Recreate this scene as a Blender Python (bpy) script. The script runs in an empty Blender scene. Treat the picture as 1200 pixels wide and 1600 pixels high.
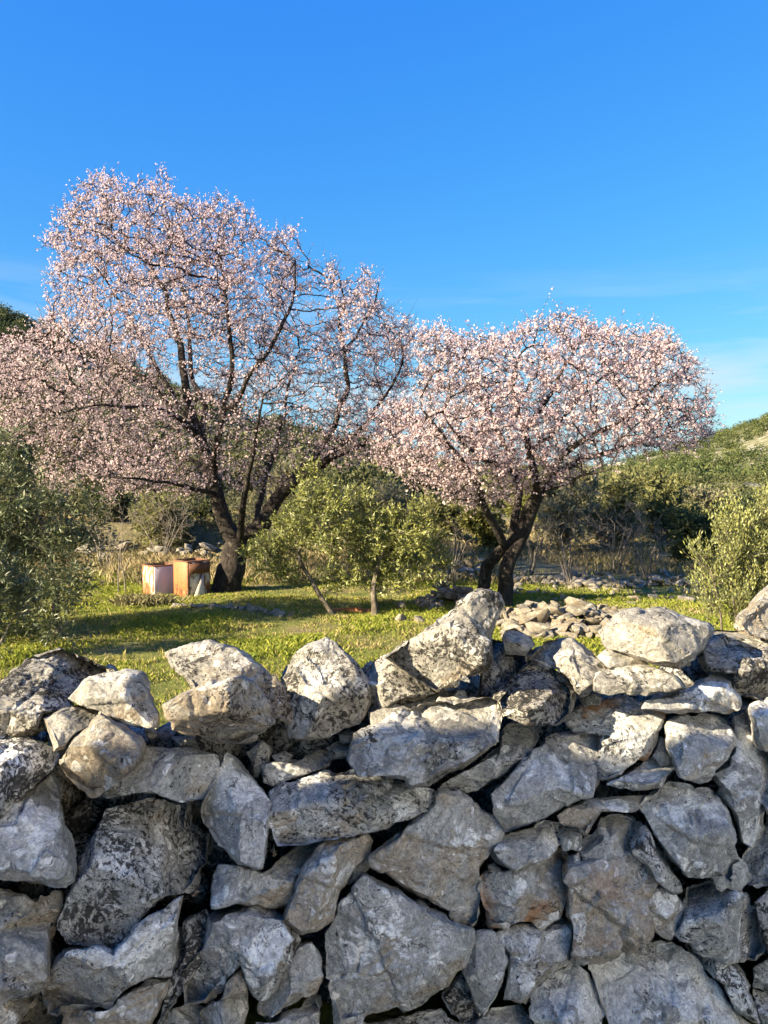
import bpy, math, random
import numpy as np
from mathutils import Vector

S = bpy.context.scene
COL = S.collection
R = math.radians

# ------------------------------------------------------------------ camera
EYE = np.array((0.0, 0.0, 1.55))
FPX = 1202.0                      # focal length in pixels of a 1200 px wide frame
PITCH = math.atan(55 / FPX)       # slightly downwards
cam_d = bpy.data.cameras.new('camera')
cam = bpy.data.objects.new('camera', cam_d)
COL.objects.link(cam)
cam.location = EYE
cam.rotation_euler = (R(90) - PITCH, 0, 0)
cam_d.sensor_fit = 'HORIZONTAL'
cam_d.sensor_width = 24.0
cam_d.lens = 24.0 * FPX / 1200.0
cam_d.clip_start = 0.05
cam_d.clip_end = 5000
S.camera = cam

# ------------------------------------------------------------------ light
SUN_EL = R(24.0)
SUN_H = np.array((-0.88, -0.475)); SUN_H = SUN_H / np.linalg.norm(SUN_H)
to_sun = Vector((SUN_H[0] * math.cos(SUN_EL), SUN_H[1] * math.cos(SUN_EL), math.sin(SUN_EL)))
sun_d = bpy.data.lights.new('sun', 'SUN')
sun_d.energy = 3.0
sun_d.angle = R(0.5)
sun_d.color = (1.0, 0.83, 0.58)
sun = bpy.data.objects.new('sun', sun_d)
COL.objects.link(sun)
sun.location = (-20, -10, 20)
sun.rotation_euler = to_sun.to_track_quat('Z', 'Y').to_euler()

W = bpy.data.worlds.new('World')
S.world = W
W.use_nodes = True
wn = W.node_tree
wn.nodes.clear()
def wnode(t, **kw):
    n = wn.nodes.new(t)
    for k, v in kw.items():
        setattr(n, k, v)
    return n
wout = wnode('ShaderNodeOutputWorld')
wbg = wnode('ShaderNodeBackground')
wbg.inputs['Strength'].default_value = 0.066
sky = wnode('ShaderNodeTexSky', sky_type='NISHITA')
sky.sun_disc = False
sky.sun_elevation = SUN_EL
sky.sun_rotation = math.atan2(to_sun.x, to_sun.y)
sky.altitude = 200
sky.air_density = 1.0
sky.dust_density = 0.35
sky.ozone_density = 3.0
hsv = wnode('ShaderNodeHueSaturation')
hsv.inputs['Saturation'].default_value = 1.22
hsv.inputs['Value'].default_value = 1.25
wn.links.new(sky.outputs[0], hsv.inputs['Color'])
# one tone curve over the whole sky (the photograph's sky is a deep, compressed blue)
wsc = wnode('ShaderNodeSeparateColor')
wcc = wnode('ShaderNodeCombineColor')
wn.links.new(hsv.outputs[0], wsc.inputs[0])
for k, (gain, power) in enumerate(((0.215, 0.95), (0.505, 0.68), (1.72, 0.16))):
    p_ = wnode('ShaderNodeMath', operation='POWER'); p_.inputs[1].default_value = power
    m_ = wnode('ShaderNodeMath', operation='MULTIPLY'); m_.inputs[1].default_value = gain
    wn.links.new(wsc.outputs[k], p_.inputs[0]); wn.links.new(p_.outputs[0], m_.inputs[0]); wn.links.new(m_.outputs[0], wcc.inputs[k])
# thin high cloud streaks
wtc = wnode('ShaderNodeTexCoord')
wmap = wnode('ShaderNodeMapping')
wmap.inputs['Scale'].default_value = (2.2, 2.2, 17.0)
wmap.inputs['Location'].default_value = (5.45, 2.8, 0.5)
wn.links.new(wtc.outputs['Generated'], wmap.inputs['Vector'])
wnz = wnode('ShaderNodeTexNoise')
wnz.inputs['Scale'].default_value = 1.5
wnz.inputs['Detail'].default_value = 5
wnz.inputs['Roughness'].default_value = 0.55
wnz.inputs['Distortion'].default_value = 0.4
wn.links.new(wmap.outputs[0], wnz.inputs['Vector'])
wrmp = wnode('ShaderNodeMapRange')
wrmp.inputs['From Min'].default_value = 0.46
wrmp.inputs['From Max'].default_value = 0.76
wrmp.inputs['To Max'].default_value = 0.75
wn.links.new(wnz.outputs['Fac'], wrmp.inputs['Value'])
wsep = wnode('ShaderNodeSeparateXYZ')
wn.links.new(wtc.outputs['Generated'], wsep.inputs[0])
wlow = wnode('ShaderNodeMapRange')          # the streaks lie low over the horizon, all the way round
wlow.inputs['From Min'].default_value = 0.26
wlow.inputs['From Max'].default_value = 0.12
wn.links.new(wsep.outputs['Z'], wlow.inputs['Value'])
wmul = wnode('ShaderNodeMath', operation='MULTIPLY')
wn.links.new(wrmp.outputs[0], wmul.inputs[0])
wn.links.new(wlow.outputs[0], wmul.inputs[1])
wmix = wnode('ShaderNodeMix', data_type='RGBA')
wn.links.new(wmul.outputs[0], wmix.inputs[0])
wn.links.new(wcc.outputs[0], wmix.inputs[6])
wmix.inputs[7].default_value = (1.75, 2.0, 2.2, 1)
wn.links.new(wmix.outputs[2], wbg.inputs['Color'])
wn.links.new(wbg.outputs[0], wout.inputs['Surface'])

vs = S.view_settings
S.display_settings.display_device = 'sRGB'
vs.view_transform = 'Standard'
vs.look = 'None'
vs.gamma = 1.0
vs.use_curve_mapping = False
vs.exposure = 2.75
S.render.engine = 'CYCLES'
S.cycles.max_bounces = 6
S.cycles.diffuse_bounces = 3
S.cycles.transparent_max_bounces = 4

# ------------------------------------------------------------------ helpers
rng = np.random.default_rng(11)
random.seed(11)

CP, SP = math.cos(PITCH), math.sin(PITCH)
def ray(px, py):
    """view direction (scaled so that y = 1) through a pixel of the 1200 x 1600 photograph"""
    px = np.asarray(px, float); py = np.asarray(py, float)
    cx = (px - 600) / FPX; cy = (800 - py) / FPX
    dx = cx; dy = CP + cy * SP; dz = cy * CP - SP
    return np.stack([dx / dy, np.ones_like(dx), dz / dy], -1)
def at(px, py, y):
    y = np.asarray(y, float)
    return EYE + ray(px, py) * y[..., None]
def atg(px, y):
    """ground point below pixel column px at distance y"""
    return np.array(((px - 600) / FPX * y, y))

def hash3(ix, iy, iz, seed):
    h = (ix.astype(np.int64) * 374761393 + iy.astype(np.int64) * 668265263 + iz.astype(np.int64) * 2147483647 + seed * 974634777) & 0xffffffff
    h = ((h ^ (h >> 13)) * 1274126177) & 0xffffffff
    h = ((h ^ (h >> 16)) * 2246822519) & 0xffffffff
    return ((h ^ (h >> 15)) & 0xffffff) / float(0xffffff)
def vnoise(P, seed=0):
    """value noise, -1..1"""
    P = np.asarray(P, float)
    I = np.floor(P); F = P - I
    F = F * F * F * (F * (F * 6 - 15) + 10)
    I = I.astype(np.int64)
    out = 0
    for dx in (0, 1):
        wx = F[..., 0] if dx else 1 - F[..., 0]
        for dy in (0, 1):
            wy = F[..., 1] if dy else 1 - F[..., 1]
            for dz in (0, 1):
                wz = F[..., 2] if dz else 1 - F[..., 2]
                out = out + wx * wy * wz * hash3(I[..., 0] + dx, I[..., 1] + dy, I[..., 2] + dz, seed)
    return out * 2 - 1
def fbm(P, octv=4, seed=0, rough=0.5):
    s = 0; a = 1.0; P = np.asarray(P, float)
    for i in range(octv):
        s = s + a * vnoise(P + i * 17.3, seed + i); P = P * 2.03; a *= rough
    return s
def sstep(a, b, x):
    t = np.clip((x - a) / (b - a), 0, 1)
    return t * t * (3 - 2 * t)

def mesh(name, V, F, mat=None, smooth=False, col=None, tri=True):
    """mesh from numpy arrays; F is (n,3) or (n,4)"""
    V = np.ascontiguousarray(V, np.float32); F = np.ascontiguousarray(F, np.int32)
    me = bpy.data.meshes.new(name)
    k = F.shape[1]
    me.vertices.add(len(V)); me.vertices.foreach_set('co', V.ravel())
    me.loops.add(F.size); me.loops.foreach_set('vertex_index', F.ravel())
    me.polygons.add(len(F))
    me.polygons.foreach_set('loop_start', np.arange(0, F.size, k, dtype=np.int32))
    if smooth:
        me.polygons.foreach_set('use_smooth', np.ones(len(F), bool))
    if col is not None:
        a = me.attributes.new('tint', 'FLOAT_COLOR', 'POINT')
        c = np.ones((len(V), 4), np.float32); c[:, :3] = col
        a.data.foreach_set('color', c.ravel())
    me.update(calc_edges=True)
    if mat is not None:
        me.materials.append(mat)
    return me
def link(name, me, parent=None, loc=None, **props):
    o = bpy.data.objects.new(name, me)
    COL.objects.link(o)
    if parent is not None:
        o.parent = parent
    if loc is not None:
        o.location = loc
    for k, v in props.items():
        o[k] = v
    return o
def thing(name, label, cat, loc=(0, 0, 0), rz=0, group=None):
    o = link(name, None, None, loc, label=label, category=cat)
    o.rotation_euler = (0, 0, rz)
    o.empty_display_size = 0.1
    if group:
        o['group'] = group
    return o

# ------------------------------------------------------------------ material helpers
class NT:
    def __init__(self, name):
        self.m = bpy.data.materials.new(name); self.m.use_nodes = True
        self.t = self.m.node_tree; self.t.nodes.clear()
        self.out = self.t.nodes.new('ShaderNodeOutputMaterial')
        self.b = self.n('ShaderNodeBsdfPrincipled')
        self.t.links.new(self.b.outputs[0], self.out.inputs[0])
        self.b.inputs['Roughness'].default_value = 0.85
        if 'Specular IOR Level' in self.b.inputs:
            self.b.inputs['Specular IOR Level'].default_value = 0.25
    def n(self, t, **kw):
        x = self.t.nodes.new(t)
        for k, v in kw.items():
            setattr(x, k, v)
        return x
    def set(self, sock, v):
        if hasattr(v, 'is_output') or isinstance(v, bpy.types.NodeSocket):
            self.t.links.new(v, sock)
        elif isinstance(v, tuple) and len(v) == 3 and sock.type == 'RGBA':
            sock.default_value = (*v, 1)
        else:
            sock.default_value = v
    def math(self, op, a, b=0.0, c=None, clamp=False):
        x = self.n('ShaderNodeMath', operation=op, use_clamp=clamp)
        self.set(x.inputs[0], a); self.set(x.inputs[1], b)
        if c is not None:
            self.set(x.inputs[2], c)
        return x.outputs[0]
    def vmath(self, op, a, b):
        x = self.n('ShaderNodeVectorMath', operation=op)
        self.set(x.inputs[0], a)
        if op == 'SCALE':
            self.set(x.inputs['Scale'], b)
        else:
            self.set(x.inputs[1], b)
        return x.outputs[0]
    def noise(self, vec, scale, detail=4, rough=0.55, dist=0.0, out='Fac'):
        x = self.n('ShaderNodeTexNoise')
        if vec is not None:
            self.set(x.inputs['Vector'], vec)
        x.inputs['Scale'].default_value = scale; x.inputs['Detail'].default_value = detail
        x.inputs['Roughness'].default_value = rough; x.inputs['Distortion'].default_value = dist
        return x.outputs[out]
    def voro(self, vec, scale, feature='F1', rnd=1.0):
        x = self.n('ShaderNodeTexVoronoi', feature=feature)
        self.set(x.inputs['Vector'], vec)
        x.inputs['Scale'].default_value = scale; x.inputs['Randomness'].default_value = rnd
        return x
    def ramp(self, v, a, b, lo=0.0, hi=1.0, smooth=True):
        x = self.n('ShaderNodeMapRange')
        if smooth:
            x.interpolation_type = 'SMOOTHSTEP'
        self.set(x.inputs['Value'], v); self.set(x.inputs['From Min'], a); self.set(x.inputs['From Max'], b)
        self.set(x.inputs['To Min'], lo); self.set(x.inputs['To Max'], hi)
        return x.outputs[0]
    def mix(self, f, a, b, mode='MIX'):
        x = self.n('ShaderNodeMix', data_type='RGBA', blend_type=mode)
        self.set(x.inputs[0], f); self.set(x.inputs[6], a); self.set(x.inputs[7], b)
        return x.outputs[2]
    def bump(self, h, strength, dist, normal=None):
        x = self.n('ShaderNodeBump')
        self.set(x.inputs['Height'], h)
        x.inputs['Strength'].default_value = strength; x.inputs['Distance'].default_value = dist
        if normal is not None:
            self.set(x.inputs['Normal'], normal)
        return x.outputs[0]
    def color(self, v):
        self.set(self.b.inputs['Base Color'], v)

def stone_material(name, tint=(1, 1, 1), wash=None):
    """weathered limestone; object colour = (fresh tan, black lichen, white lichen, rust)"""
    N = NT(name)
    tc = N.n('ShaderNodeTexCoord').outputs['Object']
    oi = N.n('ShaderNodeObjectInfo')
    off = N.n('ShaderNodeCombineXYZ')
    N.set(off.inputs[0], N.math('MULTIPLY', oi.outputs['Random'], 83.0))
    N.set(off.inputs[1], N.math('MULTIPLY', oi.outputs['Random'], 31.0))
    P = N.vmath('ADD', tc, off.outputs[0])
    wob = N.vmath('SCALE', N.vmath('SUBTRACT', N.noise(P, 9, 4, 0.6, out='Color'), (0.5, 0.5, 0.5)), 0.09)
    Pw = N.vmath('ADD', P, wob)
    sc = N.n('ShaderNodeSeparateColor'); N.set(sc.inputs[0], oi.outputs['Color'])
    kt, kb, kw, kr = sc.outputs[0], sc.outputs[1], sc.outputs[2], oi.outputs['Alpha']
    geo = N.n('ShaderNodeNewGeometry')
    nz = N.n('ShaderNodeSeparateXYZ'); N.set(nz.inputs[0], geo.outputs['Normal']); nz = nz.outputs[2]
    n1 = N.noise(Pw, 7, 9, 0.68)
    c = N.mix(N.ramp(n1, 0.32, 0.66), (0.235 * tint[0], 0.242 * tint[1], 0.232 * tint[2]), (0.485 * tint[0], 0.492 * tint[1], 0.472 * tint[2]))
    n2 = N.noise(P, 5, 5, 0.6, 0.6)
    c = N.mix(N.ramp(n2, 0.45, 0.62, 0, 0.55), c, (0.345, 0.35, 0.335))            # lavender grey
    nt = N.noise(Pw, 4.2, 6, 0.62, 0.8)
    tm = N.math('ADD', N.math('ADD', nt, N.math('MULTIPLY', kt, 0.28)), N.math('MULTIPLY', nz, -0.10))
    c = N.mix(N.ramp(tm, 0.62, 0.74, 0, 0.68), c, N.mix(N.noise(P, 22, 5, 0.7), (0.24, 0.19, 0.125), (0.46, 0.39, 0.29)))
    n3 = N.noise(Pw, 27, 7, 0.72, 0.3)
    c = N.mix(N.ramp(n3, 0.53, 0.62, 0, 0.65), c, (0.48, 0.485, 0.48))             # pale mottling
    # white crustose lichen: rounded spots and larger sheets
    v = N.voro(Pw, 9.0)
    vs_ = N.n('ShaderNodeSeparateColor'); N.set(vs_.inputs[0], v.outputs['Color'])
    spot = N.math('MULTIPLY', N.math('GREATER_THAN', N.math('ADD', vs_.outputs[0], N.math('MULTIPLY', kw, 0.45)), 0.90),
                  N.ramp(N.math('SUBTRACT', v.outputs['Distance'], N.math('MULTIPLY', vs_.outputs[1], 0.34)), 0.04, 0.0))
    v2 = N.voro(Pw, 26.0)
    vs2 = N.n('ShaderNodeSeparateColor'); N.set(vs2.inputs[0], v2.outputs['Color'])
    spot2 = N.math('MULTIPLY', N.math('GREATER_THAN', N.math('ADD', vs2.outputs[0], N.math('MULTIPLY', kw, 0.3)), 0.80),
                   N.ramp(N.math('SUBTRACT', v2.outputs['Distance'], N.math('MULTIPLY', vs2.outputs[1], 0.36)), 0.08, 0.0))
    sheet = N.ramp(N.math('ADD', N.noise(Pw, 6.5, 8, 0.66, 0.5), N.math('ADD', N.math('MULTIPLY', kw, 0.19), N.math('MULTIPLY', nz, 0.055))), 0.63, 0.675)  # sheets favour upward faces, painting in the paler sky-lit tops
    wl = N.math('MAXIMUM', N.math('MAXIMUM', spot, spot2), sheet)
    c = N.mix(N.math('MULTIPLY', wl, 0.86), c, N.mix(N.noise(P, 40, 5, 0.7), (0.62, 0.64, 0.63), (0.86, 0.87, 0.85)))
    # black lichen: fine speckle gathered in patches, a touch less on upward faces to keep tops pale
    nb = N.noise(Pw, 85, 5, 0.68, 0.3)
    nbl = N.noise(P, 9.0, 5, 0.66, 0.5)
    bm = N.math('ADD', N.math('ADD', N.math('MULTIPLY', nb, 0.62), N.math('MULTIPLY', nbl, 0.46)),
                N.math('ADD', N.math('MULTIPLY', kb, 0.19), N.math('MULTIPLY', nz, -0.01)))
    blk = N.ramp(bm, 0.672, 0.72)
    c = N.mix(N.math('MULTIPLY', blk, 0.9), c, (0.022, 0.022, 0.024))
    # grain of the stone: fine pits and crystals
    gr = N.noise(Pw, 120, 6, 0.75)
    c = N.mix(0.75, c, N.mix(N.ramp(gr, 0.34, 0.66), (0.58, 0.58, 0.59), (1.45, 1.45, 1.44)), 'MULTIPLY')
    g2 = N.noise(Pw, 34, 6, 0.7)
    c = N.mix(0.65, c, N.mix(N.ramp(g2, 0.34, 0.64), (0.66, 0.66, 0.67), (1.28, 1.28, 1.28)), 'MULTIPLY')
    pits = N.math('MULTIPLY', N.ramp(N.noise(Pw, 150, 4, 0.6), 0.575, 0.64), N.ramp(N.math('ADD', N.noise(P, 14, 4, 0.6), N.math('MULTIPLY', kb, 0.12)), 0.46, 0.62))
    c = N.mix(N.math('MULTIPLY', pits, 0.8), c, (0.05, 0.048, 0.045))
    # rust
    nr = N.math('MULTIPLY', N.ramp(N.noise(P, 8, 6, 0.62, 0.4), 0.5, 0.62), kr)
    c = N.mix(N.math('MULTIPLY', nr, 0.8), c, (0.36, 0.17, 0.06))
    # hairline cracks and veins
    cr = N.voro(N.vmath('ADD', P, N.vmath('SCALE', wob, 2.6)), 5.2, 'DISTANCE_TO_EDGE').outputs['Distance']
    crm = N.math('MULTIPLY', N.ramp(cr, 0.014, 0.0), N.ramp(N.noise(P, 5, 2), 0.52, 0.62))
    c = N.mix(N.math('MULTIPLY', crm, 0.7), c, (0.03, 0.028, 0.026))
    if wash is not None:                     # overall tone of this stone
        c = N.mix(1.0, c, wash, 'MULTIPLY')
    N.color(c)
    N.b.inputs['Roughness'].default_value = 0.92
    N.b.inputs['Specular IOR Level'].default_value = 0.15
    h = N.math('ADD', N.math('MULTIPLY', N.noise(Pw, 44, 8, 0.74), 0.95), N.math('ADD', N.math('MULTIPLY', n1, 0.30), N.math('MULTIPLY', gr, 0.22)))
    h = N.math('SUBTRACT', h, N.math('MULTIPLY', crm, 0.6))
    pit = N.voro(Pw, 62.0).outputs['Distance']
    h = N.math('ADD', h, N.math('MULTIPLY', pit, 0.16))
    h = N.math('ADD', h, N.math('MULTIPLY', wl, 0.08))
    N.set(N.b.inputs['Normal'], N.bump(h, 0.8, 0.013))
    return N.m
# ------------------------------------------------------------------ terrain
def height(x, y):
    x = np.asarray(x, float); y = np.asarray(y, float)
    P = np.stack([x, y, np.zeros_like(x)], -1)
    far = sstep(13, 34, y)
    h = 0.05 * vnoise(P * 0.55, 3) + 0.02 * vnoise(P * 1.7, 4)
    h = h * sstep(2.2, 4.0, np.abs(y - 0.5) + 0.0 * x)
    dl = np.hypot(x + 60, y - 82)
    h = h + far * 22.0 * np.exp(-(dl / 42.0) ** 2)
    dr = np.hypot(x - 262, y - 300)
    h = h + far * 60.0 * np.exp(-(dr / 112.0) ** 2)
    db = np.hypot(x - 40, (y - 900) * 0.6)
    h = h + far * (0.9 * vnoise(P * 0.06, 8) + 0.35 * vnoise(P * 0.2, 9)) * sstep(20, 60, y)
    # two low terraces on the left slope
    h = h + 0.55 * sstep(14.6, 15.0, y + 0.12 * x + 0.4 * vnoise(P * 0.5, 12)) * sstep(3.0, -1.0, x)
    return h
def gz(x, y):
    return float(height(np.array([x]), np.array([y]))[0])

def ground_material():
    N = NT('field_ground')
    P = N.n('ShaderNodeTexCoord').outputs['Object']
    geo = N.n('ShaderNodeNewGeometry')
    sx = N.n('ShaderNodeSeparateXYZ'); N.set(sx.inputs[0], P)
    y = sx.outputs[1]; x = sx.outputs[0]
    n1 = N.noise(P, 0.9, 6, 0.6)
    n2 = N.noise(P, 7, 6, 0.65)
    g = N.mix(N.ramp(n2, 0.35, 0.65), (0.085, 0.100, 0.020), (0.165, 0.175, 0.040))
    g = N.mix(N.ramp(n1, 0.50, 0.62, 0, 0.7), g, (0.19, 0.16, 0.075))
    soil = N.mix(N.ramp(N.noise(P, 18, 6, 0.7), 0.35, 0.65), (0.10, 0.075, 0.045), (0.24, 0.19, 0.12))
    g = N.mix(N.ramp(n1, 0.60, 0.68, 0, 0.8), g, soil)
    # hillsides: low scrub, dry grass and bare limestone
    m1 = N.noise(P, 0.085, 6, 0.62, 0.3)
    m2 = N.noise(P, 0.38, 6, 0.66, 0.3)
    hcol = N.mix(N.ramp(m2, 0.38, 0.62), (0.115, 0.122, 0.052), (0.235, 0.215, 0.13))
    rock = N.mix(N.noise(P, 1.4, 5, 0.7), (0.26, 0.24, 0.21), (0.46, 0.435, 0.39))
    stretch = N.vmath('MULTIPLY', P, (0.10, 0.10, 0.35))
    m3 = N.noise(stretch, 1.0, 7, 0.68, 0.4)
    hcol = N.mix(N.ramp(N.math('ADD', N.math('MULTIPLY', m3, 0.6), N.math('MULTIPLY', m2, 0.45)), 0.56, 0.61, 0, 0.9), hcol, rock)
    mid = N.mix(N.ramp(n2, 0.3, 0.7), (0.105, 0.098, 0.042), (0.20, 0.165, 0.09))
    g = N.mix(N.ramp(N.math('ADD', y, N.math('MULTIPLY', N.math('SUBTRACT', n1, 0.5), 6.0)), 10.2, 12.5), g, mid)
    g = N.mix(N.ramp(y, 18.0, 30.0), g, hcol)
    N.color(g)
    N.b.inputs['Roughness'].default_value = 0.95
    h = N.math('ADD', N.noise(P, 14, 6, 0.7), N.math('MULTIPLY', N.noise(P, 3, 3), 1.5))
    N.set(N.b.inputs['Normal'], N.bump(h, 0.7, 0.04))
    return N.m

def spaced(lo, hi, n, k):
    a = np.linspace(math.asinh(lo / k), math.asinh(hi / k), n)
    return np.sinh(a) * k
gx = spaced(-1500, 1500, 220, 3.0)
gy = spaced(-60, 2400, 250, 7.0)
GX, GY = np.meshgrid(gx, gy)
GZ = height(GX, GY)
gv = np.stack([GX, GY, GZ], -1).reshape(-1, 3)
nx, ny = len(gx), len(gy)
ii = np.arange(ny - 1)[:, None] * nx + np.arange(nx - 1)[None, :]
gf = np.stack([ii, ii + 1, ii + 1 + nx, ii + nx], -1).reshape(-1, 4)
link('ground', mesh('ground', gv, gf, ground_material(), smooth=True), kind='structure')
# ------------------------------------------------------------------ dry stone wall
M_STONE = stone_material('limestone')
M_CAP = stone_material('sun_dimmed_limestone', (1, 1, 1), (0.665, 0.63, 0.57))  # limestone copy darkened to tone down the sunlit top stones
def ywall(px):
    return 1.74 + 0.34 * np.clip((np.asarray(px, float)) / 1200.0, -0.6, 1.8)

def resample(pts, n):
    P = np.asarray(pts, float)
    d = np.linalg.norm(np.roll(P, -1, 0) - P, axis=1)
    s = np.concatenate([[0], np.cumsum(d)])
    t = np.linspace(0, s[-1], n, endpoint=False)
    Q = np.concatenate([P, P[:1]])
    return np.stack([np.interp(t, s, Q[:, 0]), np.interp(t, s, Q[:, 1])], -1)

def norm3(v):
    return v / np.linalg.norm(v)

def rock(pts, seed, dy=0.0, tilt=0.06, ridge=0.0, H=None, T=None, planes=(), dome=1.0, rough=1.0, steep=None, fine=1.0):
    """a rock whose silhouette is the traced outline: a faceted front sheet and a tapering back"""
    rg = np.random.default_rng(seed + 1000)
    P = np.asarray(pts, float)
    x0, y0 = P.min(0); x1, y1 = P.max(0)
    per = np.linalg.norm(np.roll(P, -1, 0) - P, axis=1).sum()
    N = int(np.clip(per / 4.2 * fine, 30, 180))
    O = resample(P, N)
    O = 0.94 * O + 0.03 * (np.roll(O, 1, 0) + np.roll(O, -1, 0))
    # area centroid
    X, Y = O[:, 0], O[:, 1]; X2, Y2 = np.roll(X, -1), np.roll(Y, -1)
    cr = X * Y2 - X2 * Y; A = cr.sum() / 2
    c = np.array([((X + X2) * cr).sum() / (6 * A), ((Y + Y2) * cr).sum() / (6 * A)])
    ang = np.arange(N) / N * 2 * np.pi
    jit = fbm(np.stack([np.cos(ang) * 3 + seed, np.sin(ang) * 3, O[:, 0] * 0.03], -1), 4, seed, 0.6)
    O = c + (O - c) * (1.024 + 0.011 * rough * jit)[:, None]
    hw = (x1 - x0) / 2; hh = (y1 - y0) / 2
    yc = float(ywall(c[0]))
    m = yc / FPX                                    # metres per pixel here
    size = min(hw, hh) * 2 * m
    if H is None:
        H = float(np.clip(0.46 * size, 0.025, 0.12)) * rg.uniform(0.8, 1.2)
    if T is None:
        T = float(np.clip(1.1 * size, 0.10, 0.26))
    nr = int(np.clip(min(hw, hh) * 2 / 5.6 * fine + 6, 9, 46))
    rho = np.linspace(0, 1, nr + 1)[1:]
    rho = 1 - (1 - rho) ** 1.25
    st = steep or rg.uniform(2.0, 4.5)
    pl = []
    pl.append((0.0, 0.0, rg.uniform(-0.28, 0.28), rg.uniform(-0.30, 0.20)))
    def wfun(pp, r, rad):
        a = (pp[..., 0] - c[0]) / hw; b = (c[1] - pp[..., 1]) / hh
        ws = [H * (1 + pl[0][2] * a + pl[0][3] * b)]
        if ridge > 0:
            br = 1 - 2 * ridge + rg2[0] * a
            ws.append(H * (1 + pl[0][3] * br) - (b - br) * H * 1.25 / (2 * ridge))
        for (ph, o, sl) in ch:
            ws.append(H * (1.05 - (a * math.cos(ph) + b * math.sin(ph) - o) * sl))
        for (g0, g1, g2) in planes:
            ws.append(H * (g0 + g1 * a + g2 * b))
        d = (1 - r) * rad
        ws.append(st * d ** 0.9 * 1.15 + 0.0)
        k = 0.02 * H
        Wt = np.stack(ws, 0); mn = Wt.min(0)
        return mn - k * np.log(np.exp(-(Wt - mn) / k).sum(0)) + k * math.log(1.6)
    rg2 = rg.uniform(-0.12, 0.12, 4)
    nch = rg.integers(3, 7)
    ch = [(rg.uniform(0, 2 * np.pi), rg.uniform(-0.05, 0.5), rg.uniform(0.5, 2.0)) for _ in range(1 if len(planes) > 1 else nch)]
    rad = np.linalg.norm((O - c), axis=1) * m
    def dep(pp):
        s = np.clip((y1 - pp[..., 1]) / (y1 - y0), 0, 1)
        return ywall(pp[..., 0]) + dy + tilt * s
    rows = []
    cen = c[None]
    w0 = wfun(cen, np.zeros(1), np.full(1, rad.mean()))
    V = [at(cen[:, 0], cen[:, 1], dep(cen) - w0)]
    for r in rho:
        pp = c + (O - c) * r
        w = wfun(pp, np.full(N, r), rad)
        if r > 0.999:
            w = np.zeros(N)
        V.append(at(pp[:, 0], pp[:, 1], dep(pp) - w))
    nf = len(rho)
    for sc_, tt in ((0.96, 0.35), (0.86, 0.72), (0.62, 0.96), (0.3, 1.0)):
        pp = c + (O - c) * sc_
        V.append(at(pp[:, 0], pp[:, 1], dep(pp) + T * tt))
    V.append(at(cen[:, 0], cen[:, 1], dep(cen) + T * 1.0))
    nb = 4
    V = np.concatenate(V)
    j = np.arange(N); j2 = (j + 1) % N
    F = [np.stack([np.zeros(N, int), 1 + j2, 1 + j], -1)]
    for k in range(nf + nb - 1):
        a0 = 1 + k * N; b0 = a0 + N
        F.append(np.stack([a0 + j, a0 + j2, b0 + j2], -1)); F.append(np.stack([a0 + j, b0 + j2, b0 + j], -1))
    last = len(V) - 1; a0 = 1 + (nf + nb - 1) * N
    F.append(np.stack([a0 + j, a0 + j2, np.full(N, last)], -1))
    F = np.concatenate(F)[:, ::-1] if A < 0 else np.concatenate(F)
    # roughen along the normals
    fn = np.cross(V[F[:, 1]] - V[F[:, 0]], V[F[:, 2]] - V[F[:, 0]])
    vn = np.zeros_like(V)
    for q in range(3):
        np.add.at(vn, F[:, q], fn)
    vn /= np.linalg.norm(vn, axis=1, keepdims=True) + 1e-9
    if vn[0, 1] > 0:
        vn = -vn; F = F[:, ::-1]
    Q = V + seed * 3.71
    wq = Q + 0.02 * np.stack([vnoise(Q * 14, seed + 5), vnoise(Q * 14, seed + 6), vnoise(Q * 14, seed + 7)], -1)
    big = fbm(wq * 11, 3, seed + 8, 0.55)
    rid = 1 - np.abs(fbm(wq * 20, 3, seed + 9, 0.55)) * 2
    fin = fbm(wq * 62, 3, seed + 10, 0.6)
    tq = fbm(wq * np.array([7, 7, 16]), 2, seed + 11) * 3
    terr = (np.floor(tq) + sstep(.2, .8, tq - np.floor(tq))) / 3     # broken bedding steps
    # straight fractures: one side of each sits a little prouder, with an open joint along it
    crk = np.zeros(len(V))
    for q in range(1 if len(planes) > 1 else rg.integers(1, 4)):
        ph = rg.uniform(0, np.pi); nv = norm3(np.array((math.cos(ph), rg.uniform(-.5, .5), math.sin(ph))))
        o_ = V[rg.integers(0, 1 + nf * N // 2)]
        sd = (V - o_) @ nv + 0.004 * vnoise(V * 30 + seed, seed + 21)
        side = rg.uniform(.5, 1.0) * (0.0045 if q == 0 else 0.0025)
        crk += side * np.tanh(sd / 0.0035) - 0.0042 * np.exp(-(sd / 0.0065) ** 2) * rg.uniform(.3, 1)
    # broken facets: every cell of the surface is its own small tilted plane
    nc = int(np.clip(8 + 450 * hw * hh * m * m, 8, 24))
    cc = V[rg.integers(0, len(V), nc)] + rg.normal(size=(nc, 3)) * 0.01
    dd = np.linalg.norm((V + (wq - Q) * 1.2)[:, None] - cc[None], axis=-1); ci = dd.argmin(1)
    gr_ = rg.normal(size=(nc, 3)) * 0.075
    fac = np.clip(((V - cc[ci]) * gr_[ci]).sum(1), -.012, .012) + rg.normal(size=nc)[ci] * 0.0012
    # let neighbouring facets run into each other over a few millimetres
    d2 = np.sort(dd, axis=1)
    fac = fac * sstep(0.0, 0.012, d2[:, 1] - d2[:, 0])
    amp = np.clip(size / 0.16, 0.35, 1.15) * rough
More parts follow.
